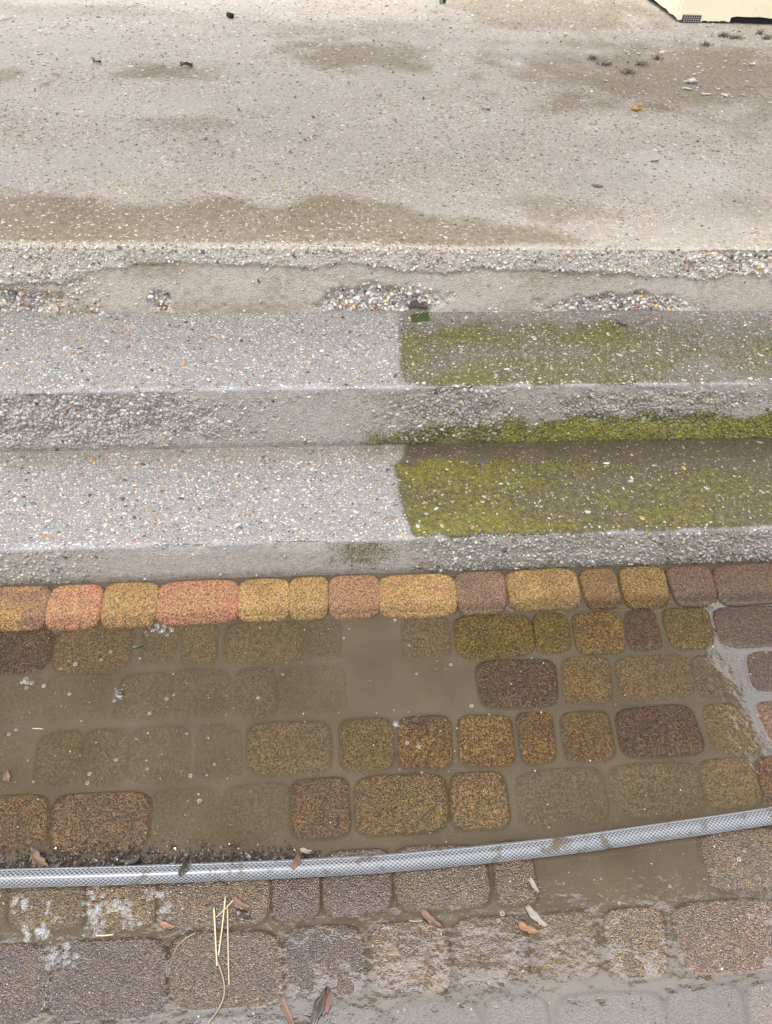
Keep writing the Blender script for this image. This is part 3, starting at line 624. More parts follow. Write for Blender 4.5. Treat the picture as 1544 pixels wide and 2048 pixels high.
RX0, RX1, RY0, RY1, RZ = -2.5, 2.75, -.03, 2.35, 3.0
def onroof(nm, b, m):
    v, f = box(*b); o = mesh(nm, v, f, m, None, False); o.parent = roof; o.matrix_parent_inverse = Matrix.Translation((0, 0, -3))
npn = 5; pw = (RX1-RX0-.12)/npn
for i in range(npn):
    x = RX0+.06+i*pw; onroof('roof_sheet', (x+.025, x+pw-.025, RY0+.062, RY1-.062, RZ+.06, RZ+.068), M_SHEET)
for i in range(npn+1): onroof('glazing_bar', (RX0+.06+i*pw-.023, RX0+.06+i*pw+.023, RY0+.061, RY1-.061, RZ, RZ+.09), M_TRIM)
onroof('fascia', (RX0, RX1, RY0, RY0+.06, RZ-.03, RZ+.10), M_TRIM); onroof('fascia', (RX0, RX1, RY1-.06, RY1, RZ-.03, RZ+.10), M_TRIM)
for x in (RX0+.03, RX1-.11):
    for y in (RY0+.85, RY1-.08): onroof('post', (x, x+.07, y-.05, y+.02, .47, RZ-.002), M_TRIM)

# ------------------------------------------------------------------ cream building at the back
def wall_material():
    m, t, b, o = mat('cream_render'); k = N(t); p = k.n('ShaderNodeTexCoord').outputs['Object']
    c = k.ramp(k.noise(p, 4, 5), [(.3, (.72, .65, .46)), (.7, (.78, .71, .52))])
    c = k.mix(k.mr(k.noise(p, 23, 5, .7), .62, .8, 0., .5), c, (.55, .47, .30, 1))
    k.put(b.inputs['Base Color'], c); b.inputs['Roughness'].default_value = .85
    k.put(b.inputs['Normal'], k.bump(k.noise(p, 180, 4), .5, .002)); return m
M_WALL = wall_material(); M_BLACK = simple('plain_black', (.018, .016, .014), .8, .3, 60)
M_WIRE = simple('grey_mesh', (.30, .29, .27), .6, .3, 90)
WX, WY = 1.8935, 3.265
bld = empty('building', (WX, WY, ZT3)); tag(bld, 'cream rendered building corner with a black gap along its chipped base', 'building')
def under(o, p): o.parent = p; o.matrix_parent_inverse = Matrix.Translation(-p.location); return o
def panel(nm, x0, x1, y0, y1, z0, z1, mtl, jag=.004, n=60):      # render slab with a ragged lower edge
    long_x = (x1-x0) > (y1-y0); t = np.linspace(0, 1, n); V = []; F = []
    for i, q in enumerate(t):
        zz = z0+jag*random.uniform(-1, 1)
        if long_x: pts = [(x0+(x1-x0)*q, y0), (x0+(x1-x0)*q, y1)]
        else: pts = [(x0, y0+(y1-y0)*q), (x1, y0+(y1-y0)*q)]
        for a, b in pts: V += [(a, b, zz), (a, b, z1)]
        if i:
            k = (i-1)*4; F += [(k, k+4, k+5, k+1), (k+2, k+3, k+7, k+6), (k, k+2, k+6, k+4), (k+1, k+5, k+7, k+3)]
    e = (n-1)*4; F += [(0, 1, 3, 2), (e, e+2, e+3, e+1)]
    return under(mesh(nm, V, F, mtl, None, False), bld)
panel('render_coat', WX+.002, 2.17, WY, WY+.03, ZT3+.010, 3.6, M_WALL, .003, 30)
panel('render_coat', 2.1705, 7, WY+.0012, WY+.031, ZT3+.031, 3.6, M_WALL, .004, 160)
panel('render_coat', WX, WX+.028, WY+.0305, 8, ZT3+.018, 3.6, M_WALL, .006, 90)
v, f = box(WX+.03, 7, WY+.032, 8, ZT3-.02, 3.62); under(mesh('wall_core', v, f, M_BLACK, None, False), bld)  # core coloured plain black, showing in the gap under the render coat
# strip of mesh torn open at the corner
a = WX+.03; b = WX+.115
for i in range(8):
    v, f = box(a+(b-a)*i/7-.0012, a+(b-a)*i/7+.0012, WY-.006, WY-.0035, ZT3+.004, ZT3+.036); under(mesh('wire', v, f, M_WIRE, None, False), bld)
for i in range(4):
    v, f = box(a-.01, b+.004, WY-.0033, WY-.0013, ZT3+.006+i*.009, ZT3+.0082+i*.009); under(mesh('wire', v, f, M_WIRE, None, False), bld)
v, f = box(a-.012, b+.003, WY-.0011, WY-.0003, ZT3+.004, ZT3+.036); under(mesh('torn_patch', v, f, M_BLACK, None, False), bld)

# ------------------------------------------------------------------ small shapes
def tube(pts, r, sides=6, taper=None):
    P = np.array(pts, float); n = len(P); V = []; F = []
    T = np.gradient(P, axis=0); T /= np.linalg.norm(T, axis=1)[:, None]+1e-9
    for i in range(n):
        up = np.array([0, 0, 1.]) if abs(T[i, 2]) < .9 else np.array([1., 0, 0])
        a = np.cross(T[i], up); a /= np.linalg.norm(a); b = np.cross(a, T[i]); rr = r*(1 if taper is None else taper[0]+(taper[1]-taper[0])*i/(n-1))
        for j in range(sides): V.append(P[i]+rr*(a*math.cos(6.2832*j/sides)+b*math.sin(6.2832*j/sides)))
        if i:
            for j in range(sides):
                q = (i-1)*sides; F.append((q+j, q+(j+1) % sides, q+sides+(j+1) % sides, q+sides+j))
    F.append(tuple(range(sides))[::-1]); F.append(tuple(range((n-1)*sides, n*sides)))
    return V, F
def spline(pts, n):
    P = np.array(pts, float); t = np.concatenate([[0], np.cumsum(np.linalg.norm(np.diff(P, axis=0), axis=1))]); q = np.linspace(0, t[-1], n)
    L = np.stack([np.interp(q, t, P[:, i]) for i in range(P.shape[1])], 1)
    for _ in range(max(2, n//12)):
        L[1:-1] = (L[:-2]+2*L[1:-1]+L[2:])/4
    return L
def leafmesh(L, Wd, curl=.25, th=.0009, n=8, m=5, rag=.3):
    top = []
    for i in range(n):
        u = i/(n-1); wv = Wd*.5*math.sin(math.pi*(.12+.80*u))**.6*random.uniform(.6, 1.1)
        for j in range(m):
            v = j/(m-1)*2-1; top.append(((u-.5)*L*(1+random.uniform(-.05, .05)), v*wv+.18*Wd*math.sin(u*3.1+L*90)*(1+random.uniform(-rag, rag)), curl*Wd*(v*v*.8+.5*math.sin(u*5+v))+random.uniform(-1, 1)*rag*Wd*.3))
    bot = [(x, y, z-th) for x, y, z in top]; V = top+bot; F = []; k = n*m
    for i in range(n-1):
        for j in range(m-1):
            a = i*m+j; F += [(a, a+1, a+m+1, a+m), (k+a, k+a+m, k+a+m+1, k+a+1)]
    rim = [j for j in range(m)]+[i*m+m-1 for i in range(1, n)]+[(n-1)*m+j for j in range(m-2, -1, -1)]+[i*m for i in range(n-2, 0, -1)]
    for a, b in zip(rim, rim[1:]+rim[:1]): F.append((b, a, a+k, b+k))
    return V, F
def lump(r, sx, sy, sz, jag=.3, sub=2):
    b = bmesh.new(); bmesh.ops.create_icosphere(b, subdivisions=sub, radius=r)
    for v in b.verts:
        q = 1+jag*(random.random()-.5); v.co = Vector((v.co.x*sx*q, v.co.y*sy*q, v.co.z*sz*q))
    V = [tuple(v.co) for v in b.verts]; F = [tuple(v.index for v in f.verts) for f in b.faces]; b.free(); return V, F
def put(name, VF, m, px, py, z, rz=0, label=None, cat=None, group=None, tilt=0):
    o = mesh(name, VF[0], VF[1], m); c = wz(px, py, z); o.location = c; o.rotation_euler = (tilt, 0, rz); tag(o, label, cat, group); return o
def vecang(p0, p1, z):
    a, b = wz(*p0, z), wz(*p1, z); return math.atan2(b[1]-a[1], b[0]-a[0]), float(np.linalg.norm(b-a))

# ------------------------------------------------------------------ hose
M_HOSE = simple('hose_core', (.04, .042, .045), .25, .2, 30, spec=.5, coat=.6)
M_BRAID = simple('white_braid', (.26, .265, .28), .35, .08, 50, spec=.5, coat=.5)
def jacket_material():
    m, t, b, o = mat('clear_jacket'); k = N(t); p = k.n('ShaderNodeTexCoord').outputs['Object']
    t.nodes.remove(b); tr = k.n('ShaderNodeBsdfTransparent'); tr.inputs[0].default_value = (.95, .95, .95, 1)
    gl = k.n('ShaderNodeBsdfGlossy'); gl.inputs['Roughness'].default_value = .22; fr = k.n('ShaderNodeFresnel'); fr.inputs[0].default_value = 1.3; bk = k.n('ShaderNodeNewGeometry').outputs['Backfacing']
    mx = k.n('ShaderNodeMixShader'); k.put(mx.inputs[0], k.math('MULTIPLY', fr.outputs[0], k.math('SUBTRACT', 1., bk))); t.links.new(tr.outputs[0], mx.inputs[1]); t.links.new(gl.outputs[0], mx.inputs[2])
    di = k.n('ShaderNodeBsdfDiffuse'); di.inputs[0].default_value = (.10, .075, .045, 1); m2 = k.n('ShaderNodeMixShader')
    k.put(m2.inputs[0], k.math('MULTIPLY', k.mr(k.noise(p, 26, 5, .65), .56, .68, 0., .75), 1.)); t.links.new(mx.outputs[0], m2.inputs[1]); t.links.new(di.outputs[0], m2.inputs[2])
    t.links.new(m2.outputs[0], o.inputs[0]); return m
M_JACK = jacket_material()
HR = .0142
hp = [wz(x, y, ZW+.014) for x, y in ((-60, 1760), (0, 1757), (200, 1752), (400, 1745), (600, 1737), (772, 1727), (950, 1711), (1150, 1689), (1300, 1667), (1450, 1646), (1544, 1632))]
d0 = hp[0]-hp[1]; d0 /= np.linalg.norm(d0); d1 = hp[-1]-hp[-2]; d1 /= np.linalg.norm(d1)
hp = [hp[0]+d0*.9+np.array([0, -.06, 0]), hp[0]+d0*.4]+hp+[hp[-1]+d1*.3+np.array([0, .02, 0]), hp[-1]+d1*.8+np.array([0, .14, 0])]
HP = spline(hp, 420)
hose = empty('garden_hose', tuple(HP[200])); tag(hose, 'clear garden hose with white braid lying across the wet pavers', 'hose')
V, F = tube(HP, HR, 20); under(mesh('tube', V, F, M_HOSE), hose)
V, F = tube(HP, HR+.0011, 20); under(mesh('jacket', V, F, M_JACK), hose)
T = np.gradient(HP, axis=0); T /= np.linalg.norm(T, axis=1)[:, None]; A = np.cross(T, [0, 0, 1.]); A /= np.linalg.norm(A, axis=1)[:, None]; Bn = np.cross(A, T)
arc = np.concatenate([[0], np.cumsum(np.linalg.norm(np.diff(HP, axis=0), axis=1))])
NS, PITCH = 14, .112
tt = np.linspace(0, arc[-1], 900)
HPi = np.stack([np.interp(tt, arc, HP[:, i]) for i in range(3)], 1); Ai = np.stack([np.interp(tt, arc, A[:, i]) for i in range(3)], 1); Bi = np.stack([np.interp(tt, arc, Bn[:, i]) for i in range(3)], 1)
Ti = np.cross(Bi, Ai)
VV = []; FF = []; base = 0
for sgn in (1, -1):
    for sidx in range(NS):
        ph = 6.2832*sidx/NS+sgn*6.2832*tt/PITCH; wv = .0006
        for off, lift in ((-wv, .0001), (0, .00055), (wv, .0001)):
            ph2 = ph+off/HR; VV.append(HPi+(HR+lift+(.0001 if sgn > 0 else 0))*(Ai*np.cos(ph2)[:, None]+Bi*np.sin(ph2)[:, None]))
        n = len(tt); i = np.arange(n-1)
        for q in (0, 1): FF.append(np.stack([base+q*n+i, base+q*n+i+1, base+(q+1)*n+i+1, base+(q+1)*n+i], -1))
        base += 3*n
br = under(mesh('braid', np.vstack(VV), np.vstack(FF), M_BRAID), hose); tag(br, kind='stuff')
ph = 6.2832*(.36+.02*np.sin(tt*3)); sv = []
V, F = tube((HPi+(HR+.0003)*(Ai*np.cos(ph)[:, None]+Bi*np.sin(ph)[:, None]))[::3], .0007, 5); under(mesh('seam_line', V, F, M_BRAID), hose)

# ------------------------------------------------------------------ green shard and twig in the hole under the top riser
M_GREEN = simple('green_glaze', (.035, .055, .018), .4, .35, 120, coat=.3); M_TWIG = simple('brown_twig', (.20, .11, .055), .7, .4, 90)
a, b, c, d = [wz(x, y, ZT2+.003) for x, y in ((822, 633), (858, 628), (860, 640), (824, 643))]
pts = [a+np.array([0, .012, -.001]), b+np.array([0, .012, -.001]), c, d]
V = [tuple(p) for p in pts]+[tuple(p-np.array([0, 0, .004])) for p in pts]
sh = mesh('green_shard', V, [(3, 2, 1, 0), (4, 5, 6, 7), (0, 1, 5, 4), (1, 2, 6, 5), (2, 3, 7, 6), (3, 0, 4, 7)], M_GREEN, None, False)
tag(sh, 'flat green fragment lying in the small hole at the foot of the top riser', 'shard')
V, F = tube(spline([wz(832, 636, ZT2+.006), wy(846, 624, Y3-.003), wy(852, 606, Y3-.004)], 8), .0012, 5); tag(mesh('twig', V, F, M_TWIG), 'short bent twig sticking out of the hole above the green fragment', 'twig')

# ------------------------------------------------------------------ litter on the wet pavers
ZL = ZW+.004
M_STRAW = simple('pale_straw', (.40, .34, .22), .55, .2, 80); M_BARK = simple('wet_bark', (.11, .062, .038), .6, .5, 150, coat=.12); M_DARK = simple('rotten_leaf', (.035, .024, .018), .4, .5, 120, coat=.5)
M_CHIP = simple('orange_chip', (.17, .085, .045), .6, .4, 150, coat=.12); M_PALE = simple('pale_leaf', (.19, .165, .13), .6, .3, 100); M_ROOT = simple('grey_root', (.22, .17, .11), .6, .3, 100)
def rod(name, pix, r, m, label, cat, z=ZL, group=None, lift=.0, n=10):
    P = spline([wz(x, y, z) for x, y in pix], n); c = P.mean(0); P[:, 2] += lift*np.sin(np.linspace(0, 3.14, n))
    V, F = tube(P-c, r, 6, (1, .7)); o = mesh(name, V, F, m); o.location = c; tag(o, label, cat, group); return o
rod('straw', [(428, 1815), (431, 1875), (434, 1932)], .0016, M_STRAW, 'leftmost and thickest of the upright straws below the hose', 'straw')
rod('straw', [(451, 1792), (445, 1850), (437, 1910)], .0014, M_STRAW, 'slanting straw whose upper end nearly touches the hose', 'straw', ZL+.004)
rod('straw', [(455, 1810), (456, 1890), (458, 1970)], .0011, M_STRAW, 'longest straw, rightmost of the upright bunch below the hose', 'straw')
rod('straw', [(467, 1800), (450, 1818), (432, 1835)], .0009, M_STRAW, 'thin short straw lying across the upright bunch', 'straw', ZL+.007)
rod('straw', [(192, 1871), (210, 1871), (227, 1869)], .0013, M_STRAW, 'short pale straw in the muddy joint below the foam', 'straw', ZL)
rod('root', [(436, 1925), (448, 1960), (450, 1990), (436, 2022), (416, 2047)], .0014, M_ROOT, 'thin curved dark root trailing from the straws to the bottom edge', 'root', ZL, n=16)
rod('stem', [(392, 1865), (368, 1878), (354, 1892), (348, 1906)], .0010, M_ROOT, 'thin curved grey stem left of the upright straws', 'stem')
rod('twig', [(818, 1841), (832, 1843), (846, 1841)], .0014, M_PALE, 'short pale grey twig right of the centre below the hose', 'twig')
rod('straw', [(65, 1457), (76, 1457), (86, 1458)], .0009, M_STRAW, 'tiny pale straw floating on the left of the muddy puddle', 'straw', ZW+.001)
rod('twig', [(562, 1248), (556, 1260), (552, 1275)], .0009, M_DARK, 'thin dark twig floating near the row of dry pavers', 'twig', ZW+.001)
def leaf(nm, px, py, L, Wd, rz, m, label, cat='leaf', z=ZL, curl=.25, group=None): return put(nm, leafmesh(L, Wd, curl), m, px, py, z, rz, label, cat, group)
leaf('bark_chip', 482, 1806, .034, .016, -.5, M_BARK, 'pinkish brown bark chip right of the upright straws', 'bark chip')
leaf('dead_leaf', 486, 1830, .024, .018, .2, M_DARK, 'dark purple dead leaf right of the upright straws', 'leaf')
leaf('bark_chip', 334, 1850, .027, .011, -.2, M_CHIP, 'small orange wood chip left of the upright straws', 'wood chip')
leaf('bark_chip', 575, 2022, .046, .013, -1.25, M_BARK, 'long brown bark strip at the bottom edge of the picture', 'bark chip', curl=.22)
leaf('dead_leaf', 640, 2015, .060, .018, 1.0, M_DARK, 'shredded dark leaf in the film at the bottom edge', 'leaf', curl=.25)
leaf('dead_leaf', 655, 2000, .035, .012, 1.4, M_BARK, 'narrow brown leaf shred beside the dark shredded leaf', 'leaf', curl=.25)
leaf('bark_chip', 862, 1836, .040, .012, -.8, M_BARK, 'slanted bark splinter below the middle of the hose', 'bark chip', curl=.22)
leaf('bark_chip', 1057, 1856, .034, .014, -.45, M_CHIP, 'reddish bark chip beside the pale rolled leaf', 'bark chip', curl=.22)
leaf('dead_leaf', 1072, 1832, .042, .014, -1.0, M_PALE, 'pale grey rolled leaf below the hose right of centre', 'leaf', curl=.2)
leaf('dead_leaf', 1068, 1770, .026, .010, -1.0, M_PALE, 'small pale leaf just below the right part of the hose', 'leaf')
leaf('bark_chip', 15, 1553, .022, .013, -1.0, M_BARK, 'small bark crumb at the left edge of the puddle', 'bark chip', ZW+.002)
leaf('dead_leaf', 276, 1292, .022, .009, .5, M_GREEN, 'small green leaf on a drowned paver near the dry row', 'leaf', ZW+.002)
leaf('dead_leaf', 80, 1722, .045, .018, -.9, M_BARK, 'curled brown leaf behind the left end of the hose', 'leaf', ZW+.006, .6)
leaf('dead_leaf', 100, 1738, .040, .012, .3, M_DARK, 'blackened leaf touching the left end of the hose', 'leaf', ZW+.006, .5)
leaf('dead_leaf', 262, 1724, .034, .016, .4, M_DARK, 'dark crumpled leaf behind the hose among the sludge', 'leaf', ZW+.006, .6)
leaf('dead_leaf', 367, 1737, .028, .014, 1.4, M_DARK, 'small black leaf stuck on top of the hose', 'leaf', ZW+.032, .6)
leaf('dead_leaf', 592, 1722, .030, .012, 1.2, M_BARK, 'brown leaf scrap stuck against the middle of the hose', 'leaf', ZW+.028, .6)
leaf('dead_leaf', 612, 1703, .020, .011, .0, M_PALE, 'small tan leaf behind the middle of the hose', 'leaf', ZW+.004, .4)
# sludge of rotten leaves washed up behind the hose
def flakes(name, P, L, m, lift):
    n = len(P); a = rng.uniform(0, 6.28, n); el = rng.uniform(.3, 1, n); e1 = np.stack([np.cos(a), np.sin(a), rng.uniform(-.5, .5, n)], 1); e2 = np.stack([-np.sin(a), np.cos(a), rng.uniform(-.5, .5, n)], 1)
    h = np.stack([0*a, 0*a, L*.35*rng.random(n)], 1)
    l1 = e1*(L*.5)[:, None]; l2 = e2*(L*.5*el)[:, None]
    V = np.stack([P-l1, P-l2*.8+h, P+l1, P+l2, P+h*1.6, P-np.array([0, 0, .0012])], 1)
    F = np.array([(0, 1, 4), (1, 2, 4), (2, 3, 4), (3, 0, 4), (1, 0, 5), (2, 1, 5), (3, 2, 5), (0, 3, 5)])
    return mesh(name, V.reshape(-1, 3), (F[None]+(np.arange(n)*6)[:, None, None]).reshape(-1, 3), m, None, False)
px = rng.uniform(-40, 640, 1100); hy = np.interp(px, [0, 200, 400, 600, 772], [1757, 1752, 1745, 1737, 1727])-18
off = np.abs(rng.normal(0, 1, len(px)))*np.interp(px, [0, 150, 450, 640], [17, 22, 16, 9]); P = np.array([wz(a, b-o, ZW+.002) for a, b, o in zip(px, hy, off)])
sg = flakes('leaf_sludge', P, rng.uniform(.003, .011, len(P)), M_DARK, 0); tag(sg, 'dark sludge of rotten leaf scraps washed up behind the hose', 'leaf litter', kind='stuff')
px = rng.uniform(-40, 1600, 800); py = rng.uniform(1250, 2060, 800); P = np.array([wz(a, b, ZW+.0015) for a, b in zip(px, py)])
sg = flakes('floating_grit', P, rng.uniform(.0012, .0042, len(P)), M_DARK, 0); tag(sg, 'fine dark specks of grit scattered over the puddle and wet pavers', 'grit', kind='stuff')
px = rng.uniform(-40, 1600, 260); py = rng.uniform(1250, 2060, 260); P = np.array([wz(a, b, ZW+.0018) for a, b in zip(px, py)])
sg = flakes('floating_chaff', P, rng.uniform(.0015, .0045, len(P)), M_STRAW, 0); tag(sg, 'fine pale specks of chaff scattered over the puddle', 'chaff', kind='stuff')

# ------------------------------------------------------------------ bubbles and foam
def foam_material():
    m, t, b, o = mat('foam_film'); k = N(t); p = k.n('ShaderNodeTexCoord').outputs['Object']
    b.inputs['Base Color'].default_value = (.55, .56, .56, 1); b.inputs['Roughness'].default_value = .12; b.inputs['Coat Weight'].default_value = .5
    k.put(b.inputs['Alpha'], k.mr(k.noise(p, 350, 3), .3, .7, .02, .20)); return m
M_FOAM = foam_material(); M_RIM = simple('foam_rim', (.50, .50, .49), .3, .05, 60, coat=.5)
def dome(r, h, n=12):
    V = []; F = []; R_ = [(1, 0), (.93, .35), (.72, .68), (.4, .92)]
    for a, b in R_: V += [(r*a*math.cos(6.2832*j/n), r*a*math.sin(6.2832*j/n), h*b) for j in range(n)]
    V.append((0, 0, h))
    for i in range(3):
        for j in range(n): F.append((i*n+j, i*n+(j+1) % n, (i+1)*n+(j+1) % n, (i+1)*n+j))
    for j in range(n): F.append((3*n+j, 3*n+(j+1) % n, 4*n))
    return V, F
def ring(r, t, n=14):
    return [((r+t*math.cos(6.2832*k/5))*math.cos(6.2832*j/n), (r+t*math.cos(6.2832*k/5))*math.sin(6.2832*j/n), t*math.sin(6.2832*k/5)+t*.6) for j in range(n) for k in range(5)], [(j*5+k, ((j+1) % n)*5+k, ((j+1) % n)*5+(k+1) % 5, j*5+(k+1) % 5) for j in range(n) for k in range(5)]
d_me = mesh('film', *dome(1, .7), M_FOAM); r_me = mesh('rim', *ring(.95, .07), M_RIM)
dm, rm = d_me.data, r_me.data; bpy.data.objects.remove(d_me); bpy.data.objects.remove(r_me)
BUB = [(a/2, 1130+b/2) for a, b in ((404,379),(276,384),(241,416),(301,397),(443,347),(560,373),(175,484),(278,516),(262,567),(120,590),(495,481),(598,594),(668,568),(667,535),(743,467),(897,475),(905,524),(833,520),(935,573),(833,635),(748,675),(544,695),(464,779),(433,781),(222,763),(321,763),(296,830),(358,835),(407,855),(350,872),(134,867),(112,782),(727,825),(762,843),(827,841),(857,798),(590,816),(445,932),(798,942),(1004,906),(1055,833),(1219,627),(1355,590),(1131,438),(1314,438),(1480,461),(1396,255),(1375,293),(1033,531),(695,520),(64,660),(36,677))]
BUB += [(772+a/2, 1130+b/2) for a, b in ((35,220),(204,385),(259,399),(123,435),(342,563),(130,605),(39,638),(237,622),(218,664),(146,698),(85,712),(131,727),(318,728),(413,597),(143,830),(55,818),(540,427),(92,322))]
BUB += [(772+a/2, 1600+b/2) for a, b in ((933,412),(672,478),(1135,345),(860,315),(1412,238),(1470,182),(465,455),(450,482),(1433,205))]
for x, y in BUB:
    r = random.choice((.0012, .0015, .0019, .0024, .0032, .0038)); c = wz(x, y, ZW+.0006)
    i = min(max(np.searchsorted(GX, c[0]), 0), nx-1); j = min(max(np.searchsorted(GY, c[1]), 0), ny-1); c[2] = max(c[2], HGT[j, i]+.0004)
    e = empty('bubble', tuple(c)); tag(e, 'small white-rimmed bubble floating on the muddy puddle', 'bubble', 'bubbles on the muddy puddle')
    for nm, me in (('film', dm), ('rim', rm)):
        o = bpy.data.objects.new(nm, me); C.objects.link(o); o.parent = e; o.scale = (r, r*random.uniform(.85, 1.1), r)
def foam(px, py, w_, h_, n, label, z=ZW+.0012, m=None):
    VV = []; FF = []
    for _ in range(n):
        u, v = random.gauss(0, .38), random.gauss(0, .38); c = wz(px+u*w_, py+v*h_, z); r = random.uniform(.0012, .0046)
        V, F = dome(r*1.3, r*.3, 9); k = len(VV); VV += [(x+c[0], y+c[1], zz+c[2]-.0004) for x, y, zz in V]; FF += [tuple(i+k for i in f) for f in F]
    o = mesh('foam_patch', VV, FF, M_FOAM); tag(o, label, 'foam', kind='stuff')
foam(185, 1822, 30, 75, 60, 'tall white foam streak below the left part of the hose')
foam(240, 1818, 36, 26, 26, 'round white foam patch right of the tall foam streak')
foam(45, 1806, 24, 26, 18, 'small foam patch below the far left end of the hose')
foam(84, 1864, 26, 28, 22, 'white foam blob over the muddy joint at left')
foam(54, 1866, 14, 28, 10, 'thin foam blob leftmost over the muddy joint')
foam(98, 1818, 14, 20, 8, 'tiny foam patch between the left edge and tall streak')
foam(134, 1912, 42, 40, 34, 'white foam at the corner of the lower left paver')
foam(97, 1916, 24, 26, 14, 'faint foam on the leftmost paver at lower left')
foam(318, 1785, 26, 18, 14, 'foam scrap touching the underside of the hose')
foam(262, 1840, 30, 22, 12, 'dim foam patch above the orange wood chip')
foam(326, 1826, 20, 22, 12, 'foam patch at the left corner of the straw paver')
foam(55, 1366, 16, 12, 10, 'grey foam clump near the left edge of the puddle', ZW+.0005)
foam(241, 1389, 14, 16, 12, 'white foam clump clinging to a dark crumb in the puddle', ZW+.0005)
foam(325, 1258, 60, 20, 26, 'frothy white scum in front of the long red paver', ZW+.0005)
foam(792, 1449, 12, 10, 7, 'foam clump at the joint between two drowned pavers', ZW+.0008)
put('dirt_crumb', lump(.006, 1, .8, .8, .5), M_DARK, 241, 1386, ZW+.002, 0, 'dark crumb carrying white foam in the puddle', 'crumb')

# ------------------------------------------------------------------ algae cushions and weeds
def cushions(nm, P, nrm, r, par):
    n = len(P); t = rng.random((n, 1)); c = np.array([.04, .034, .01])*(1-t)+np.array([.185, .172, .010])*t
    batch(nm, P, nrm, r, c, par, .5, None, .5)
for k, Ya, Yb, Zt, par in ((1, Y1, Y2, ZT1, st1), (2, Y2, Y3, ZT2, st2)):
    x, y = scatter(-.02, 1.5, Ya+.012, Yb-.01, .0065); m = tread_masks(x, y, k); f = fbm(x*30, y*30, 8)
    kp = rng.random(len(x)) < np.clip(m['moss']*1.5*(f-.30)*2.0, 0, .95)
    cushions('moss', np.stack([x, y, Zt+tread_z(x, y, k)], 1)[kp], (0, 0, 1), (.001+.0018*rng.random(len(x)))[kp], par)
x, z = scatter(0, 1.5, ZT1, ZT2-.02, .006); m = riser_masks(x, z, 2); d = riser_disp(x, z, 2, m); kp = rng.random(len(x)) < np.clip((m['moss']-.35)*1.8, 0, .9)
cushions('moss', np.stack([x, Y2-d-.001, z], 1)[kp], (0, -1, .2), (.0012+.0025*rng.random(len(x)))[kp], st2)
M_GRASS = simple('weed_green', (.07, .12, .02), .5, .4, 100); M_DRYG = simple('dry_grass', (.28, .24, .14), .6, .3, 100)
def tuft(px, py, n, L, label, m, z, cat='weed', spread=.02, flat=.4, y=None):
    c = wz(px, py, z) if y is None else wy(px, py, y); VV = []; FF = []
    for _ in range(n):
        a = random.uniform(0, 6.28); b = np.array([random.gauss(0, spread), random.gauss(0, spread*.35), 0]); l = L*random.uniform(.4, 1)
        P = [b+np.array([math.cos(a)*l*t, math.sin(a)*l*t*.6-.003*t, l*flat*math.sin(t*2.4)]) for t in (0, .35, .7, 1)]
        V, F = tube(P, .0008, 3, (1, .3)); k = len(VV); VV += [tuple(v) for v in V]; FF += [tuple(i+k for i in f) for f in F]
    o = mesh('weed_tuft', VV, FF, m); o.location = c; tag(o, label, cat)
tuft(1340, 876, 16, .035, 'pale dry grass blades in the crevice behind the lowest tread', M_DRYG, ZT1, spread=.012)
tuft(1285, 872, 9, .018, 'green weed sprouting in the crevice left of the dry grass', M_GRASS, ZT1, spread=.008, flat=.8)
tuft(1415, 872, 14, .03, 'straggly dry weed in the crevice right of the dry grass', M_DRYG, ZT1, spread=.025)
tuft(822, 889, 8, .012, 'tiny green weed where algae begins behind the lowest tread', M_GRASS, ZT1, spread=.006, flat=.8)
tuft(1420, 1210, 10, .022, 'pale root threads between pavers at the right', M_DRYG, ZW+.003, 'roots', .006)
tuft(1096, 1136, 6, .010, 'tiny green weed at the foot of the lowest riser', M_GRASS, ZW+.006, spread=.006, flat=.8)

def scrap(nm, px, py, L, Wd, rz, m, label, cat, z, curl, group=None): return put(nm, lump(1, L*.36, Wd*.30, Wd*.15, 1.6), m, px, py, z, rz, label, cat, group)
# ------------------------------------------------------------------ litter on the terrace
ZF = ZT3+.002
M_WHITE = simple('white_fluff', (.52, .48, .44), .8, .15, 90); M_TUFT = simple('dry_moss', (.17, .14, .10), .95, .4, 120); M_OCH = simple('ochre_leaf', (.42, .25, .045), .7, .4, 90)
cp_ = empty('plastic_cap', tuple(wz(460, 36, ZT3))); tag(cp_, 'small black plastic cap lying near the back of the terrace', 'cap')
V, F = tube([(-.014, 0, .012), (.0, 0, .012), (.014, 0, .012)], .011, 14); o = mesh('barrel', V, F, M_BLACK, cp_); o.rotation_euler = (0, 0, -.9)
V, F = tube([(.0145, 0, .012), (.019, 0, .012)], .0125, 14); o = mesh('flange', V, F, M_BLACK, cp_); o.rotation_euler = (0, 0, -.9)
scrap('white_scrap', 1385, 161, .085, .05, .1, M_WHITE, 'largest white feathery scrap on the right of the terrace', 'scrap', ZF+.006, .45)
scrap('white_scrap', 1374, 177, .05, .022, -.4, M_WHITE, 'white scrap just below the largest one on the terrace', 'scrap', ZF+.003, .4)
scrap('white_scrap', 1411, 188, .05, .025, -.1, M_WHITE, 'flat white scrap between the two lower scraps on the terrace', 'scrap', ZF+.003, .3)
scrap('white_scrap', 1451, 190, .05, .035, .5, M_WHITE, 'pinkish white scrap lower right of the largest scrap', 'scrap', ZF+.004, .5)
scrap('white_scrap', 1504, 128, .045, .03, .9, M_WHITE, 'white scrap near the right edge of the terrace', 'scrap', ZF+.004, .5)
scrap('white_scrap', 1255, 104, .02, .018, .3, M_WHITE, 'small round white scrap beside the dark moss tufts', 'scrap', ZF+.003, .4)
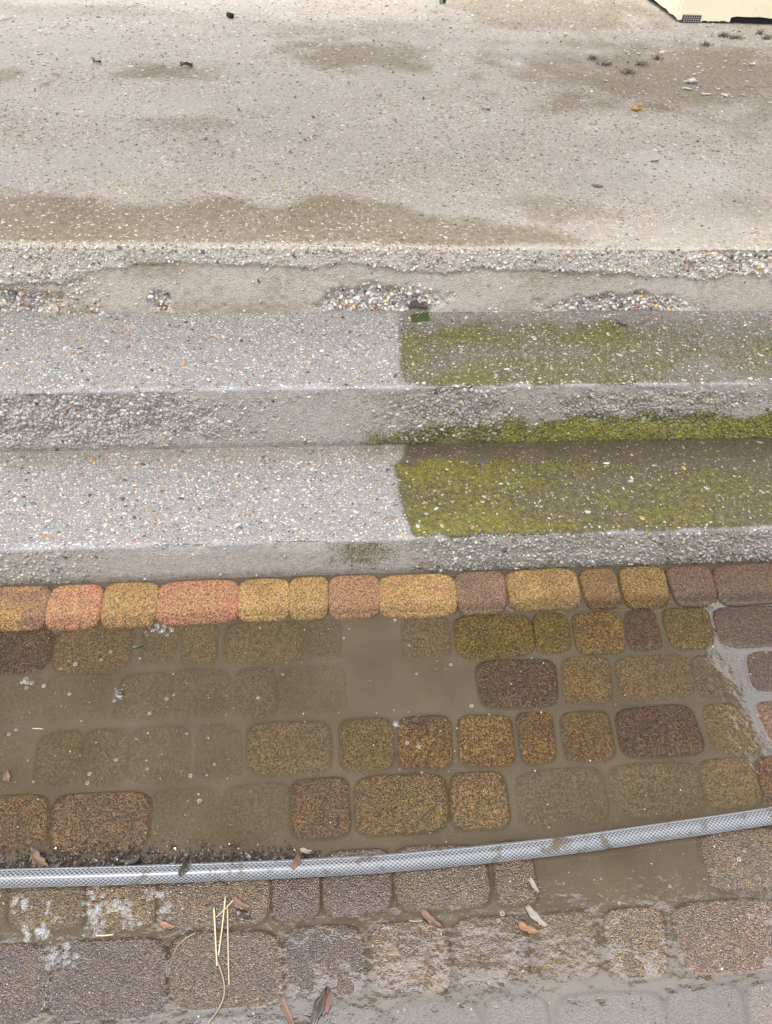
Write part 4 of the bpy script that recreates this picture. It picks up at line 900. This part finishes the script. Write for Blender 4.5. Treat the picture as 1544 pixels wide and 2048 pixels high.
for x, y in ((1277, 107), (1437, 178), (1487, 190), (1220, 123), (1212, 161), (1417, 52), (1080, 16), (1290, 95), (1462, 193), (1480, 141), (1494, 162), (1500, 141), (1540, 205), (1268, 94), (1390, 148)):
    scrap('white_fleck', x, y, random.uniform(.014, .03), random.uniform(.01, .016), random.uniform(0, 3), M_WHITE, 'tiny white fleck on the right part of the terrace', 'fleck', ZF+.002, .4, 'white flecks on the terrace')
def moss_tuft(px, py, w_, label):
    n = int(16+w_*420); VV = []; FF = []; c = wz(px, py, ZF)
    for _ in range(n):
        b = np.array([random.gauss(0, w_*.32), random.gauss(0, w_*.22), 0]); l = random.uniform(.006, .02); a = random.uniform(0, 6.28)
        P = [b, b+np.array([math.cos(a)*l*.4, math.sin(a)*l*.4, l*.7]), b+np.array([math.cos(a)*l, math.sin(a)*l, l*.9])]
        V, F = tube(P, .0016, 3, (1, .4)); k = len(VV); VV += [tuple(v) for v in V]; FF += [tuple(i+k for i in f) for f in F]
    o = mesh('moss_tuft', VV, FF, M_TUFT); o.location = c; tag(o, label, 'moss tuft')
for x, y, w_, l in ((1186, 119, .035, 'small brown moss tuft, leftmost of those on the terrace'), (1210, 130, .05, 'brown moss tuft beside a pale straw'), (1258, 146, .07, 'wide brown moss tuft, lowest of the group on the terrace'), (1282, 130, .04, 'brown moss tuft right of the wide one'), (1412, 91, .05, 'brown moss tuft halfway to the building corner'), (1446, 73, .06, 'left tuft of the brown pair near the building'), (1470, 77, .06, 'right tuft of the brown pair near the building'), (1521, 68, .035, 'round brown tuft near the right edge under the wall'), (1534, 78, .035, 'lower brown tuft at the right edge under the wall'), (1312, 118, .04, 'thin brown tuft above the white fleck on the terrace')): moss_tuft(x, y, w_, l)
scrap('ochre_leaf', 1273, 217, .045, .035, .4, M_OCH, 'crumpled ochre leaf on the right of the terrace', 'leaf', ZF+.004, .5)
scrap('ochre_leaf', 1281, 211, .03, .02, 1.6, M_OCH, 'small ochre leaf touching the crumpled one', 'leaf', ZF+.004, .5)
leaf('dead_leaf', 1310, 322, .035, .010, .5, M_DARK, 'narrow dark leaf on the pale right part of the terrace', 'leaf', ZF+.002)
leaf('dead_leaf', 1195, 371, .032, .018, -.3, M_TUFT, 'flat grey brown leaf in the middle right of the terrace', 'leaf', ZF+.001, .1)
leaf('dead_leaf', 972, 218, .034, .012, .1, M_TUFT, 'small dark leaf in the middle of the terrace', 'leaf', ZF+.002)
leaf('dead_leaf', 373, 131, .05, .022, .2, M_BARK, 'pale brown curled leaf beside the oval stain at upper left', 'leaf', ZF+.004, .5)
leaf('dead_leaf', 194, 124, .03, .018, .6, M_BARK, 'small brown leaf at the upper left of the terrace', 'leaf', ZF+.003, .4)
leaf('dead_leaf', 885, 4, .05, .035, .6, M_GREEN, 'green leaf at the very top edge of the terrace', 'leaf', ZF+.004, .5)
leaf('dead_leaf', 1245, 648, .028, .016, -.1, M_DARK, 'dark flat leaf on the algae-covered middle tread', 'leaf', ZT2+.002, .1)
ST_ = [((592, 27), (634, 29), 'pale straw near the top middle of the terrace'), ((505, 69), (525, 72), 'short pale straw below the black cap'), ((1230, 111), (1246, 113), 'short straw beside the brown moss tuft'), ((1512, 106), (1530, 112), 'yellow straw at the right edge of the terrace'), ((845, 183), (925, 173), 'long pale stick across the middle of the terrace'), ((0, 41), (28, 34), 'brown straw at the far left edge of the terrace'), ((255, 14), (285, 8), 'longer brown straw at the upper left of the terrace'), ((120, 58), (140, 48), 'short brown straw left of the cap on the terrace'), ((300, 140), (330, 128), 'thin straw over the oval stain at upper left'), ((395, 73), (400, 80), 'tiny straw between stain and cap')]
for a, b, l in ST_: rod('straw', [a, ((a[0]+b[0])/2, (a[1]+b[1])/2+1), b], .0016, M_STRAW if 'pale' in l or 'yellow' in l else M_ROOT, l, 'straw', ZF+.003, n=5)
for q in range(7):
    a = (85+random.uniform(0, 35), 140+random.uniform(0, 30)); b = (a[0]+random.uniform(-18, 18), a[1]+random.uniform(-8, 8))
    rod('straw', [a, ((a[0]+b[0])/2+2, (a[1]+b[1])/2), b], .0016, M_ROOT, 'brown straw in the loose wisp at the left of the terrace', 'straw', ZF+.003, 'loose wisp of straws on the terrace', n=5)
px = rng.uniform(-60, 1600, 420); py = 5+rng.random(420)**1.3*300; P = np.array([wz(a, b, ZF+.001) for a, b in zip(px, py)])
sg = flakes('terrace_crumbs', P, rng.uniform(.004, .016, len(P)), M_TUFT, 0); tag(sg, 'fine brown crumbs of dry litter scattered over the terrace', 'litter', kind='stuff')
